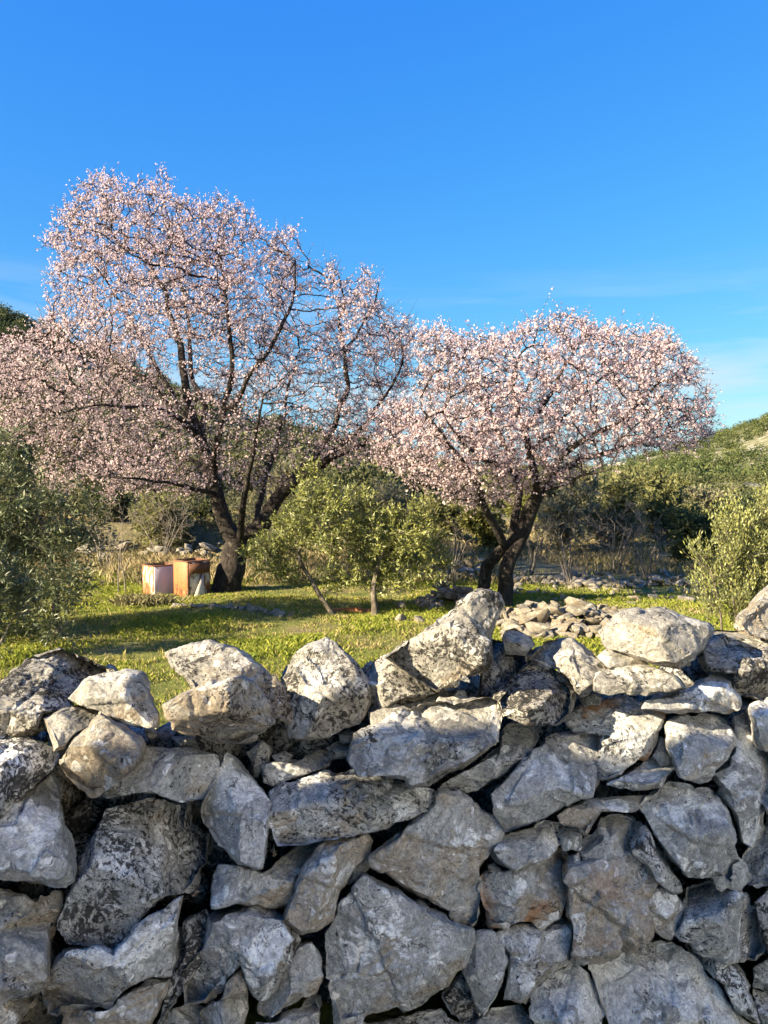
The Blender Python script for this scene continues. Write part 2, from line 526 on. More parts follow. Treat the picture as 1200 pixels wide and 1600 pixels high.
    V = V + vn * (amp * (0.0008 * big - 0.0022 * np.clip(rid, 0, 1) ** 4 + 0.0018 * fin + 0.0016 * terr + fac + crk))[:, None]
    return V, F

def put_rock(name, pts, seed, parent=None, color=None, props=None, **kw):
    V, F = rock(pts, seed, **kw)
    c = V.mean(0)
    me = mesh(name, V - c, F, M_CAP if parent is None else M_STONE, smooth=True)
    me.set_sharp_from_angle(angle=R(30))
    o = link(name, me, None, c, **(props or {}))
    if parent is not None:
        o.parent = parent
        o.location = Vector(c) - parent.location
    rg = np.random.default_rng(seed + 77)
    if color is None:
        color = (rg.uniform(0, 0.5), rg.uniform(0, 0.6), rg.uniform(0, 0.45), 0.0)
    if parent is None:                      # top stones: weathered, and darkened further to hold back their sunlit brightness
        color = (color[0], min(color[1] + .18, .8), color[2] * .7, color[3])
    o.color = color
    return o

wall = thing('dry_stone_wall', 'grey lichen-covered dry stone wall running across the foreground', 'stone wall', (0, 1.9, 0))

# outline in photograph pixels, then options
WALL = [
 # left edge column
 ([(-60,1160),(0,1150),(25,1150),(65,1165),(88,1180),(85,1192),(60,1215),(40,1240),(10,1275),(-50,1300)], dict(ridge=.42, tilt=.14, dy=-.03, color=(0,.85,.35,0))),
 ([(-50,1290),(20,1270),(55,1235),(80,1210),(92,1230),(100,1280),(110,1325),(120,1360),(118,1378),(100,1390),(60,1385),(0,1375),(-50,1368)], dict(dy=.0, tilt=.10, color=(.25,.15,.45,0))),
 ([(150,1290),(165,1265),(230,1255),(296,1255),(295,1290),(325,1305),(322,1345),(300,1385),(290,1395),(245,1410),(230,1425),(195,1465),(180,1482),(165,1483),(150,1475),(110,1470),(95,1448),(105,1410),(125,1370),(135,1330)], dict(ridge=.40, tilt=.17, dy=-.02, H=.085, color=(.2,.75,.4,0))),
 ([(355,1180),(372,1188),(390,1212),(415,1240),(427,1255),(420,1310),(412,1358),(405,1362),(370,1350),(345,1320),(318,1285),(317,1258),(335,1225)], dict(dy=-.02, tilt=.10, ridge=.3, color=(.1,.2,.5,0))),
 ([(425,1240),(440,1225),(500,1213),(545,1208),(600,1215),(660,1230),(680,1237),(680,1255),(665,1270),(640,1285),(590,1300),(570,1305),(520,1308),(470,1320),(435,1320),(428,1290)], dict(ridge=.42, tilt=.16, dy=-.05, H=.07, color=(.35,.6,.35,0))),
 ([(410,1195),(430,1190),(475,1185),(500,1173),(518,1178),(514,1195),(480,1212),(430,1228),(412,1222)], dict(dy=.10, tilt=.06, ridge=.4, color=(0,.6,.3,0))),
 ([(215,1160),(240,1166),(300,1170),(335,1178),(342,1192),(335,1215),(318,1245),(300,1250),(280,1250),(225,1238),(190,1243),(165,1243),(185,1205),(205,1180)], dict(dy=.02, tilt=.09, ridge=.22, color=(.15,.25,.2,0))),
 ([(330,1365),(345,1352),(385,1355),(410,1360),(440,1340),(470,1325),(500,1318),(482,1350),(466,1372),(455,1410),(430,1425),(390,1420),(370,1412),(330,1420)], dict(dy=.02, tilt=.07, color=(.35,.25,.3,0))),
 ([(500,1318),(545,1310),(570,1306),(578,1318),(578,1332),(553,1350),(540,1372),(530,1400),(524,1440),(500,1455),(470,1465),(440,1440),(450,1410),(460,1370),(478,1345)], dict(dy=.0, tilt=.06, color=(.85,.05,.15,0))),
 ([(325,1435),(345,1425),(390,1420),(430,1426),(450,1430),(472,1466),(458,1480),(455,1500),(430,1540),(410,1556),(392,1545),(390,1525),(380,1510),(350,1535),(330,1560),(290,1570),(285,1520),(320,1480)], dict(dy=-.01, tilt=.06, color=(.2,.45,.6,0))),
 ([(290,1440),(322,1425),(330,1480),(320,1510),(290,1545),(250,1600),(235,1640),(262,1530),(285,1480)], dict(dy=.05, color=(0,.8,.1,0))),
 ([(345,1562),(352,1538),(385,1508),(397,1515),(392,1540),(385,1554),(360,1560)], dict(dy=-.03, color=(1,.0,.0,0))),
 ([(405,1582),(410,1555),(430,1525),(455,1500),(460,1483),(485,1475),(498,1490),(510,1528),(495,1555),(460,1570),(420,1594)], dict(dy=.0, color=(.8,.1,.2,0))),
 ([(400,1597),(430,1592),(470,1574),(495,1558),(503,1580),(500,1640),(405,1640)], dict(dy=.0, ridge=.35, color=(.2,.3,.6,0))),
 ([(315,1582),(335,1566),(385,1550),(387,1575),(380,1640),(308,1640)], dict(dy=.0, color=(.3,.1,.25,0))),
 ([(238,1640),(255,1582),(300,1568),(318,1574),(312,1640)], dict(dy=.04, color=(.1,.5,.25,0))),
 ([(75,1560),(72,1545),(85,1520),(105,1488),(150,1482),(175,1487),(195,1470),(240,1430),(275,1405),(286,1398),(281,1440),(274,1500),(270,1525),(240,1530),(200,1550),(175,1570),(130,1574),(85,1579)], dict(dy=-.02, tilt=.08, color=(.2,.35,.5,0))),
 ([(90,1640),(100,1582),(160,1574),(200,1552),(235,1535),(268,1528),(255,1560),(238,1600),(232,1640)], dict(dy=.01, color=(1,.05,.05,0))),
 ([(-50,1395),(0,1390),(50,1400),(98,1393),(98,1415),(85,1450),(70,1475),(20,1492),(-50,1505)], dict(dy=.01, ridge=.3, color=(.5,.3,.1,0))),
 ([(-50,1500),(20,1490),(50,1482),(78,1468),(83,1510),(80,1530),(60,1550),(-50,1572)], dict(dy=-.01, ridge=.3, color=(.3,.5,.3,0))),
 ([(-50,1568),(30,1558),(60,1548),(50,1575),(32,1605),(20,1640),(-50,1640)], dict(dy=.02, color=(.8,.25,.1,0))),
 ([(268,1455),(285,1448),(291,1490),(286,1520),(268,1528)], dict(dy=.07, color=(.0,.3,.1,0))),
 # centre
 ([(580,1340),(600,1325),(640,1290),(680,1255),(685,1235),(745,1255),(750,1265),(785,1285),(783,1305),(765,1335),(750,1355),(750,1400),(745,1440),(735,1445),(680,1415),(630,1390),(605,1370),(580,1350)], dict(dy=.0, tilt=.05, H=.06, color=(.62,.1,.22,0))),
 ([(540,1380),(548,1360),(578,1333),(584,1350),(570,1366),(545,1384)], dict(dy=.06, color=(.5,.2,.1,0))),
 ([(525,1425),(530,1405),(555,1380),(570,1370),(600,1388),(620,1395),(640,1405),(690,1430),(738,1452),(740,1470),(725,1510),(700,1535),(685,1555),(675,1560),(660,1575),(640,1580),(580,1590),(540,1597),(530,1597),(522,1560),(512,1480),(510,1460)], dict(dy=-.03, tilt=.08, H=.07, color=(.3,.25,.32,0))),
 ([(690,1230),(730,1203),(785,1165),(785,1140),(800,1133),(825,1135),(836,1150),(830,1170),(800,1205),(790,1215),(770,1225),(755,1232),(720,1234)], dict(dy=.06, tilt=.10, ridge=.45, color=(.0,.55,.4,0))),
 ([(765,1240),(800,1208),(830,1175),(870,1150),(905,1146),(940,1141),(943,1155),(935,1205),(928,1245),(900,1255),(875,1270),(845,1280),(790,1300),(782,1285),(770,1270)], dict(dy=-.02, tilt=.12, ridge=.22, H=.07, planes=((1.0,.5,-.9),), color=(.25,.25,.15,0))),
 ([(885,1125),(905,1105),(955,1095),(1000,1097),(1035,1099),(1040,1110),(1033,1140),(1015,1175),(1000,1195),(950,1217),(935,1215),(938,1150),(925,1143),(900,1141)], dict(dy=.03, tilt=.18, ridge=.42, H=.07, color=(.2,.45,.35,1.0))),
 ([(1040,1088),(1075,1075),(1105,1060),(1135,1043),(1142,1060),(1140,1075),(1152,1090),(1153,1105),(1135,1112),(1090,1115),(1045,1115),(1000,1108),(1000,1095)], dict(dy=.05, tilt=.12, ridge=.3, color=(.25,.25,.2,0))),
 ([(1152,1092),(1180,1087),(1195,1095),(1187,1107),(1158,1110)], dict(dy=.12, tilt=.1, ridge=.5, color=(.7,.05,.2,0))),
 ([(1040,1140),(1045,1125),(1100,1117),(1130,1121),(1145,1150),(1147,1165),(1135,1185),(1110,1200),(1105,1215),(1080,1222),(1060,1215),(1050,1190),(1040,1165)], dict(dy=.0, tilt=.12, ridge=.2, color=(.25,.2,.35,0))),
 ([(1148,1125),(1165,1115),(1190,1145),(1195,1190),(1200,1220),(1195,1260),(1185,1310),(1175,1325),(1160,1315),(1150,1280),(1135,1250),(1118,1225),(1108,1208),(1130,1190),(1147,1165)], dict(dy=.03, tilt=.14, ridge=.3, color=(.1,.15,.85,0))),
 ([(1172,1120),(1195,1108),(1260,1100),(1260,1200),(1202,1185),(1192,1145)], dict(dy=.09, color=(.1,.5,.2,0))),
 ([(1199,1192),(1260,1190),(1260,1290),(1202,1286),(1200,1240)], dict(dy=.08, color=(.1,.4,.2,0))),
 ([(945,1226),(965,1213),(1000,1195),(1015,1185),(1045,1193),(1057,1200),(1042,1215),(1035,1230),(1010,1236),(985,1239)], dict(dy=.0, tilt=.12, ridge=.6, color=(.3,.35,.5,0))),
 ([(872,1275),(885,1263),(920,1250),(960,1243),(1012,1239),(1015,1257),(995,1270),(960,1268),(940,1270),(925,1285),(915,1305),(905,1292),(880,1287)], dict(dy=-.01, tilt=.10, ridge=.45, color=(.85,.15,.1,0))),
 ([(873,1300),(890,1282),(908,1295),(913,1315),(905,1329),(880,1330)], dict(dy=.04, tilt=.08, ridge=.5, color=(.0,.35,.2,0))),
 ([(765,1330),(785,1305),(830,1293),(850,1282),(878,1287),(882,1300),(875,1325),(860,1345),(830,1355),(805,1367),(785,1355),(770,1340)], dict(dy=.0, tilt=.10, ridge=.5, color=(.1,.3,.45,0))),
 ([(753,1375),(770,1366),(810,1363),(850,1345),(875,1332),(888,1340),(890,1365),(885,1400),(875,1435),(850,1445),(800,1447),(765,1445),(760,1415)], dict(dy=.0, tilt=.09, ridge=.25, H=.055, color=(.8,.2,.2,.85))),
 ([(885,1380),(890,1355),(930,1348),(960,1345),(985,1333),(1010,1350),(1030,1375),(1015,1395),(1012,1440),(1000,1465),(985,1478),(945,1493),(910,1503),(890,1500),(895,1455),(885,1430)], dict(dy=.0, tilt=.06, H=.06, rough=1.6, color=(.75,.1,.2,.25))),
 ([(912,1345),(905,1325),(925,1300),(940,1278),(965,1273),(987,1283),(984,1310),(987,1333),(955,1350),(930,1352)], dict(dy=.03, tilt=.08, ridge=.4, color=(.1,.15,.3,0))),
 ([(980,1277),(1000,1283),(1020,1310),(1035,1340),(1065,1380),(1068,1393),(1050,1397),(1030,1385),(1015,1360),(985,1335),(978,1300)], dict(dy=.0, tilt=.10, color=(.1,.45,.3,0))),
 ([(1000,1262),(1020,1240),(1045,1225),(1080,1237),(1115,1245),(1135,1265),(1150,1300),(1158,1345),(1155,1370),(1145,1383),(1120,1380),(1075,1375),(1065,1365),(1040,1330),(1020,1300)], dict(dy=-.03, tilt=.09, H=.075, planes=((1.05,1.1,.3),), color=(.2,.15,.42,0))),
 ([(1013,1400),(1030,1388),(1055,1397),(1070,1420),(1072,1435),(1060,1460),(1050,1472),(1030,1460),(1012,1445)], dict(dy=.0, color=(.5,.1,.8,0))),
 ([(1075,1387),(1110,1383),(1150,1390),(1170,1400),(1185,1440),(1193,1480),(1180,1500),(1130,1505),(1100,1485),(1063,1462),(1072,1430)], dict(dy=-.01, tilt=.07, color=(.1,.5,.6,0))),
 ([(925,1512),(960,1495),(1000,1475),(1050,1473),(1085,1500),(1110,1530),(1140,1570),(1180,1600),(1190,1660),(1000,1660),(955,1600),(938,1560)], dict(dy=-.04, tilt=.12, ridge=.5, H=.08, color=(.1,.3,.95,0))),
 ([(1073,1474),(1110,1493),(1150,1508),(1165,1530),(1180,1570),(1187,1600),(1150,1582),(1115,1530)], dict(dy=.02, tilt=.08, color=(.1,.6,.5,0))),
 ([(1160,1340),(1180,1320),(1195,1290),(1260,1290),(1260,1385),(1200,1388),(1165,1382)], dict(dy=.04, tilt=.08, ridge=.4, color=(.15,.4,.45,0))),
 ([(1180,1410),(1200,1390),(1260,1386),(1260,1500),(1198,1492),(1188,1445)], dict(dy=.0, color=(.0,.75,.4,0))),
 ([(1173,1512),(1200,1500),(1260,1500),(1260,1560),(1200,1552),(1175,1542)], dict(dy=.03, color=(.1,.6,.3,0))),
 ([(1180,1552),(1210,1556),(1260,1562),(1260,1660),(1195,1640)], dict(dy=.02, color=(.0,.5,.6,0))),
 ([(720,1490),(740,1460),(768,1455),(790,1475),(795,1500),(788,1535),(775,1565),(755,1587),(740,1570),(730,1545),(720,1512)], dict(dy=-.01, tilt=.04, color=(.35,.2,.3,0))),
 ([(770,1458),(790,1446),(845,1446),(875,1434),(897,1440),(897,1475),(890,1505),(875,1510),(865,1525),(840,1545),(815,1567),(800,1562),(785,1562),(793,1520),(795,1490)], dict(dy=.0, tilt=.10, ridge=.22, color=(.55,.25,.25,0))),
 ([(830,1552),(850,1535),(870,1515),(895,1507),(920,1523),(935,1565),(938,1590),(930,1660),(840,1660),(830,1585)], dict(dy=-.03, tilt=.10, ridge=.5, color=(.1,.05,1.0,0))),
 ([(735,1602),(770,1580),(810,1570),(830,1590),(840,1660),(730,1660)], dict(dy=.0, ridge=.5, tilt=.1, color=(.0,.3,.9,0))),
 ([(550,1606),(640,1588),(690,1575),(700,1590),(735,1602),(735,1660),(545,1660)], dict(dy=.0, ridge=.5, tilt=.1, color=(.1,.5,.6,0))),
 ([(690,1556),(722,1518),(740,1560),(758,1590),(735,1600),(702,1588)], dict(dy=.06, color=(.3,.6,.2,0))),
 ([(1018,1182),(1033,1150),(1044,1165),(1053,1195),(1030,1199)], dict(dy=.08, color=(.1,.1,.1,0))),
 ([(885,1337),(905,1329),(912,1346),(890,1353)], dict(dy=.03, color=(.6,.1,.2,0))),
 ([(122,1335),(138,1332),(128,1372),(118,1362)], dict(dy=.07, color=(.0,.3,.2,0))),
 ([(296,1395),(312,1380),(320,1390),(300,1402)], dict(dy=.06, color=(.9,.1,.1,.4))),
 ([(422,1330),(428,1318),(434,1335),(428,1342)], dict(dy=.04, color=(.9,.0,.5,0))),
 ([(590,1218),(605,1215),(617,1228),(608,1240),(592,1234)], dict(dy=.05, color=(.1,.3,.3,0))),
 ([(510,1168),(530,1158),(548,1166),(540,1184),(516,1186)], dict(dy=.16, color=(.1,.4,.2,0))),
 ([(528,1145),(548,1138),(556,1150),(545,1162),(530,1160)], dict(dy=.17, color=(.1,.4,.2,0))),
 ([(425,1180),(445,1174),(460,1180),(452,1190),(430,1192)], dict(dy=.13, color=(.3,.3,.1,0))),
 ([(385,1175),(410,1155),(425,1170),(420,1200),(398,1215)], dict(dy=.14, color=(.0,.5,.2,0))),
 ([(225,1142),(240,1138),(244,1150),(232,1152)], dict(dy=.12, color=(.6,.1,.4,0))),
 ([(268,1152),(300,1150),(310,1163),(280,1168)], dict(dy=.14, color=(.1,.4,.3,0))),
 ([(905,1092),(925,1082),(940,1090),(938,1102),(912,1104)], dict(dy=.16, color=(.1,.1,.4,0))),
 ([(760,1350),(772,1345),(785,1358),(775,1366),(762,1362)], dict(dy=.05, color=(1,.0,.0,.3))),
]
for i, (pts, kw) in enumerate(WALL):
    put_rock('stone', pts, 200 + i, parent=wall, **kw)

# the courses that continue below and beside the frame
def filler(x0, x1, y0, y1, w, h, seed):
    rg = np.random.default_rng(seed)
    yy = y0; k = 0
    while yy < y1:
        hh_ = h * rg.uniform(0.8, 1.25); xx = x0 + rg.uniform(-w, 0) * 0.6
        while xx < x1:
            ww = w * rg.uniform(0.7, 1.4)
            a = np.sort(rg.uniform(0, 2 * np.pi, 9)) ; a = np.linspace(0, 2 * np.pi, 9, endpoint=False) + rg.uniform(-.2, .2, 9)
            cxy = np.array([xx + ww / 2, yy + hh_ / 2 + rg.uniform(-.1, .1) * hh_])
            sq = 1 / np.maximum(np.abs(np.cos(a)), np.abs(np.sin(a))) ** 0.75
            pts = cxy + np.stack([np.cos(a) * ww * .5, np.sin(a) * hh_ * .5], -1) * (sq * rg.uniform(.86, 1.08, 9))[:, None]
            put_rock('stone', pts, seed * 100 + k, parent=wall, dy=rg.uniform(-.03, .05), tilt=.08, ridge=rg.choice([0, .3, .4]), fine=0.6)
            k += 1; xx += ww * 0.95
        yy += hh_ * 0.95
filler(-60, 1270, 1640, 1790, 175, 105, 41)
filler(-620, -45, 1120, 1760, 150, 100, 42)
filler(1255, 1850, 1075, 1720, 150, 100, 43)

# hearting: the small rubble packed inside the wall
def ico(sub):
    import bmesh
    bm = bmesh.new(); bmesh.ops.create_icosphere(bm, subdivisions=sub, radius=1)
    V = np.array([v.co[:] for v in bm.verts]); F = np.array([[v.index for v in f.verts] for f in bm.faces]); bm.free()
    return V, F
ICO1, ICO2, ICO3 = ico(1), ico(2), ico(3)
def chunk(rg, base=ICO2, nplanes=9):
    """an angular broken stone about 1 across"""
    V, F = base
    n = rg.normal(size=(nplanes, 3)); n /= np.linalg.norm(n, axis=1, keepdims=True)
    d = rg.uniform(0.34, 0.62, nplanes)
    q = V @ n.T
    r = np.where(q > 0.05, d / np.maximum(q, 0.05), 9).min(1)
    r = np.minimum(r, 0.75)
    return V * r[:, None] * rg.uniform(0.75, 1.2, 3), F
rg = np.random.default_rng(5)
Vs, Fs, n0 = [], [], 0
for k in range(1500):
    V, F = chunk(rg, ICO1)
    px = rg.uniform(-600, 1800)
    yy = float(ywall(px)) + rg.uniform(0.30, 0.58)
    x = (px - 600) / FPX * yy
    top = 0.80 + 0.10 * np.clip(px / 1200, 0, 1)
    z = rg.uniform(0.0, top)
    Rm = np.linalg.qr(rg.normal(size=(3, 3)))[0]
    V = (V @ Rm) * rg.uniform(0.09, 0.19) + (x, yy, z)
    Vs.append(V); Fs.append(F + n0); n0 += len(V)
hc = link('rubble_core', mesh('rubble_core', np.concatenate(Vs) - np.array((0, 1.9, 0)), np.concatenate(Fs), M_STONE), wall, None, kind='stuff')
hc.color = (.2, .8, .0, 0)  # extra black speckle darkens the core, painting shade into the gaps

# loose stones lying along the top: each can be lifted off
LOOSE = [
 ('speckled rounded boulder with black pits at the left end of the wall top', [(-60,1100),(0,1062),(40,1032),(65,1022),(95,1014),(130,1030),(175,1048),(172,1062),(130,1080),(112,1096),(118,1104),(80,1128),(60,1152),(20,1157),(-60,1150)], dict(dy=.12, tilt=.22, ridge=.62, H=.11, T=.22, color=(.15,.6,.5,0))),
 ('pale rough sunlit boulder overlapping the speckled boulder', [(105,1090),(130,1065),(155,1055),(200,1048),(222,1055),(235,1085),(248,1115),(247,1135),(230,1140),(190,1132),(150,1114),(118,1102)], dict(dy=.03, tilt=.12, ridge=.0, H=.07, planes=((1.1,-.9,.15),(.95,.25,.9)), color=(.25,.15,.3,0))),
 ('small split stone wedged behind the tan pointed rock', [(66,1122),(100,1108),(135,1100),(157,1110),(142,1135),(120,1148),(102,1170),(85,1174),(75,1145)], dict(dy=.03, tilt=.08, planes=((.9,-.5,0),), color=(.55,.05,.2,0))),
 ('tan pointed rock with a sunlit left facet and stepped ledge', [(157,1117),(185,1135),(215,1160),(220,1180),(207,1200),(190,1215),(170,1235),(145,1240),(125,1226),(105,1212),(94,1195),(97,1180),(110,1155),(128,1140)], dict(dy=-.05, tilt=.08, ridge=.0, H=.085, planes=((1.0,-.2,-.45),(.85,.8,.9)), color=(.75,.05,.15,0))),
 ('broad brown-grey boulder with a shaded notch, sunlit on its left half', [(262,1022),(290,1014),(330,1007),(370,1014),(410,1035),(425,1050),(440,1065),(470,1090),(476,1110),(455,1132),(428,1122),(400,1100),(360,1090),(330,1092),(300,1082),(285,1060),(268,1042)], dict(dy=.10, tilt=.14, H=.09, planes=((1.05,-1.0,.0),(1.1,.1,-.7)), color=(.5,.35,.15,.1))),
 ('cracked tan block split by a vertical cleft, in front of the broad boulder', [(258,1102),(285,1085),(310,1075),(350,1062),(370,1055),(395,1065),(415,1095),(432,1125),(428,1135),(400,1148),(375,1162),(335,1155),(290,1145),(272,1140),(262,1118)], dict(dy=.0, tilt=.07, H=.085, planes=((1.15,-1.2,0),(1.0,.25,.45)), color=(.6,.1,.15,0))),
 ('pyramid-shaped pale stone with a sunlit tip and shaded foot', [(438,1058),(460,1035),(485,1015),(510,1000),(525,1005),(555,1035),(575,1065),(580,1085),(570,1110),(560,1130),(520,1152),(480,1156),(452,1152),(440,1110)], dict(dy=.09, tilt=.14, H=.10, planes=((1.0,-.6,.1),(1.0,.9,.3),(.9,.0,-.8)), color=(.3,.4,.5,0))),
 ('dark rounded stone in shade under the big leaning boulder', [(563,1050),(580,1035),(612,1022),(650,1040),(690,1070),(690,1082),(650,1094),(610,1107),(580,1110),(566,1082)], dict(dy=.14, tilt=.10, color=(.2,.7,.1,0))),
 ('largest boulder on the wall, leaning up to the right with a sunlit face', [(603,1026),(640,1000),(680,970),(730,937),(755,928),(775,932),(783,945),(772,985),(769,1020),(760,1040),(722,1065),(682,1079),(660,1067),(633,1050)], dict(dy=.05, tilt=.13, H=.10, planes=((1.05,-.4,-.45),(.75,.95,1.05),(.95,1.3,-.1)), color=(.42,.55,.3,0))),
 ('thin flat slab lying under the big leaning boulder', [(578,1114),(640,1098),(690,1080),(724,1078),(732,1092),(690,1108),(630,1130),(596,1146),(580,1140)], dict(dy=.08, tilt=.12, ridge=.5, color=(.3,.15,.35,0))),
 ('long pale slab jutting forward at the centre of the wall top', [(552,1145),(560,1140),(600,1132),(612,1122),(625,1115),(665,1103),(735,1091),(765,1092),(780,1100),(784,1140),(780,1162),(750,1185),(725,1202),(690,1215),(665,1232),(640,1233),(630,1218),(600,1215),(560,1215),(545,1190)], dict(dy=-.07, tilt=.12, ridge=.22, H=.085, planes=((1.1,-.25,-.1),), color=(.05,.15,.95,0))),
 ('tiny pale pebble resting on the thin flat slab', [(705,1088),(712,1078),(726,1079),(731,1089),(720,1094)], dict(dy=.12, tilt=.03, color=(.4,.1,.3,0))),
 ('dark pitted boulder with a sunlit lower band', [(776,1085),(800,1058),(830,1034),(865,1045),(885,1065),(896,1085),(888,1117),(870,1132),(830,1137),(790,1127),(778,1112)], dict(dy=.0, tilt=.16, ridge=.68, H=.09, color=(.15,.85,.2,0))),
 ('smooth grey boulder with a sloping right side, right of the dark pitted one', [(822,1030),(850,1005),(890,998),(915,1015),(950,1040),(962,1062),(930,1077),(905,1092),(890,1068),(865,1045)], dict(dy=.08, tilt=.14, H=.08, planes=((1.0,.8,.2),), color=(.0,.25,.45,0))),
 ('shadowed black boulder in the hollow right of the leaning boulder', [(765,1000),(800,1006),(840,1025),(820,1055),(780,1090),(745,1092),(750,1040)], dict(dy=.20, tilt=.12, ridge=.5, color=(.0,.9,.15,0))),
 ('small blunt grey stone perched behind the dark pitted boulder', [(784,1000),(792,985),(805,982),(830,996),(836,1008),(822,1024),(790,1020)], dict(dy=.16, tilt=.07, ridge=.5, color=(.1,.3,.3,0))),
 ('creamy sunlit block with two clefts on the right part of the wall top', [(936,985),(955,968),(985,957),(1035,955),(1060,966),(1105,978),(1111,985),(1100,1010),(1075,1035),(1060,1046),(1020,1041),(1003,1033),(985,1026),(972,1020),(945,1012)], dict(dy=.03, tilt=.14, H=.10, planes=((1.1,-.8,.1),(.95,.9,.5)), color=(.55,.2,.25,0))),
 ('small sunlit wedge under the creamy cleft block', [(933,1027),(950,1013),(980,1016),(1008,1030),(1016,1044),(950,1046)], dict(dy=.06, tilt=.07, color=(.65,.05,.2,0))),
 ('flat grey pointed slab under the creamy cleft block', [(930,1052),(960,1040),(1000,1037),(1035,1048),(1060,1060),(1073,1075),(1050,1082),(1030,1079),(1010,1089),(975,1083),(950,1087),(928,1080)], dict(dy=.0, tilt=.08, color=(.15,.35,.35,0))),
 ('wide dark boulder with a pale top at the right end of the wall top', [(1094,1012),(1130,1000),(1200,998),(1280,1002),(1280,1075),(1195,1097),(1170,1087),(1150,1082),(1140,1052),(1105,1047),(1094,1030)], dict(dy=.08, tilt=.20, ridge=.4, H=.09, color=(.15,.6,.4,0))),
 ('tall sunlit cream boulder cut off by the right edge of the photo', [(1150,987),(1152,965),(1165,955),(1200,915),(1240,880),(1300,890),(1310,1005),(1195,1007),(1165,998)], dict(dy=.34, tilt=.14, H=.10, planes=((1.05,-.5,.0),), color=(.6,.05,.3,0))),
 ('low pale sunlit slab behind the wide dark boulder', [(1095,992),(1120,984),(1150,986),(1200,1002),(1190,1012),(1105,1010)], dict(dy=.26, tilt=.10, ridge=.7, color=(.5,.05,.4,0))),
]
for i, (lab, pts, kw) in enumerate(LOOSE):
    put_rock('loose_stone', pts, 500 + i, props=dict(label=lab, category='stone', group='loose stones along the top of the wall'), fine=1.15, **kw)
# ------------------------------------------------------------------ unseen building added behind the viewer: its eave is placed to shade the wall
def simple_mat(name, c0, c1, scale=8, rough=0.85, bumpd=0.01, detail=6):
    N = NT(name)
    P = N.n('ShaderNodeTexCoord').outputs['Object']
    n = N.noise(P, scale, detail, 0.65)
    N.color(N.mix(N.ramp(n, 0.3, 0.7), c0, c1))
    N.b.inputs['Roughness'].default_value = rough
    N.set(N.b.inputs['Normal'], N.bump(N.noise(P, scale * 3, detail, 0.7), 0.6, bumpd))
    return N.m
def box_vf(x0, x1, y0, y1, z0, z1):
    V = np.array([(x, y, z) for z in (z0, z1) for y in (y0, y1) for x in (x0, x1)], float)
    F = np.array([(0, 2, 3, 1), (4, 5, 7, 6), (0, 1, 5, 4), (2, 6, 7, 3), (0, 4, 6, 2), (1, 3, 7, 5)])
    return V, F
def join(parts):
    Vs, Fs, n = [], [], 0
    for V, F in parts:
        Vs.append(V); Fs.append(F + n); n += len(V)
    return np.concatenate(Vs), np.concatenate(Fs)
HA = math.atan(0.215)
added_house = thing('added_house', 'unseen low whitewashed building with a tiled eave, added behind the viewer to shade the stone wall', 'added_house', (-2.3, -0.12, 0.34), HA)
m_render = simple_mat('house_wall', (0.70, 0.70, 0.69), (0.82, 0.82, 0.81), 2)
m_tile = simple_mat('roof_clay', (0.22, 0.09, 0.05), (0.42, 0.20, 0.11), 6)
m_wood = simple_mat('weathered_wood', (0.08, 0.06, 0.045), (0.20, 0.15, 0.10), 9)
V, F = join([box_vf(-6.2, 0, -4.2, -0.28, -0.45, 2.72), box_vf(-6.25, 0.05, -0.34, -0.24, -0.45, 0.05)])
link('wall', mesh('wall', V, F, m_render), added_house)
roofp = []
for i in range(29):
    x = -6.4 + i * 0.222
    for j in range(3):
        y1 = 0.0 - j * 0.42 + rng.uniform(-.03, .03); z1 = 2.86 + j * 0.135 + rng.uniform(-.012, .012)
        a = np.linspace(0, np.pi, 6)
        A0 = np.stack([x + 0.11 - 0.115 * np.cos(a), np.full(6, y1), z1 + 0.07 * np.sin(a)], -1)
        A1 = A0 + (0, -0.5, 0.155)
        inn0 = A0 - (0, 0, 0.02); inn1 = A1 - (0, 0, 0.02)
        V = np.concatenate([A0, A1, inn0, inn1]); k = np.arange(5)
        F = np.concatenate([np.stack([k, k + 1, k + 7, k + 6], -1), np.stack([k + 12, k + 18, k + 19, k + 13], -1), np.stack([k, k + 12, k + 13, k + 1], -1)])
        roofp.append((V, F))
V, F = box_vf(-6.4, 0.15, -4.4, -0.03, 2.74, 2.80)
V = V.copy(); V[:, 2] += np.clip(-0.03 - V[:, 1], 0, 9) * 0.30
roofp.append((V, F))
V, F = join(roofp)
link('roof', mesh('roof', V, F, m_tile), added_house)
V, F = join([box_vf(-5.2, -4.2, -0.30, -0.26, -0.28, 1.7)])
dr = link('door', mesh('door', V, F, m_wood), added_house)
V, F = box_vf(-4.35, -4.30, -0.26, -0.21, 0.65, 0.78)
link('handle', mesh('handle', V, F, m_wood), dr)

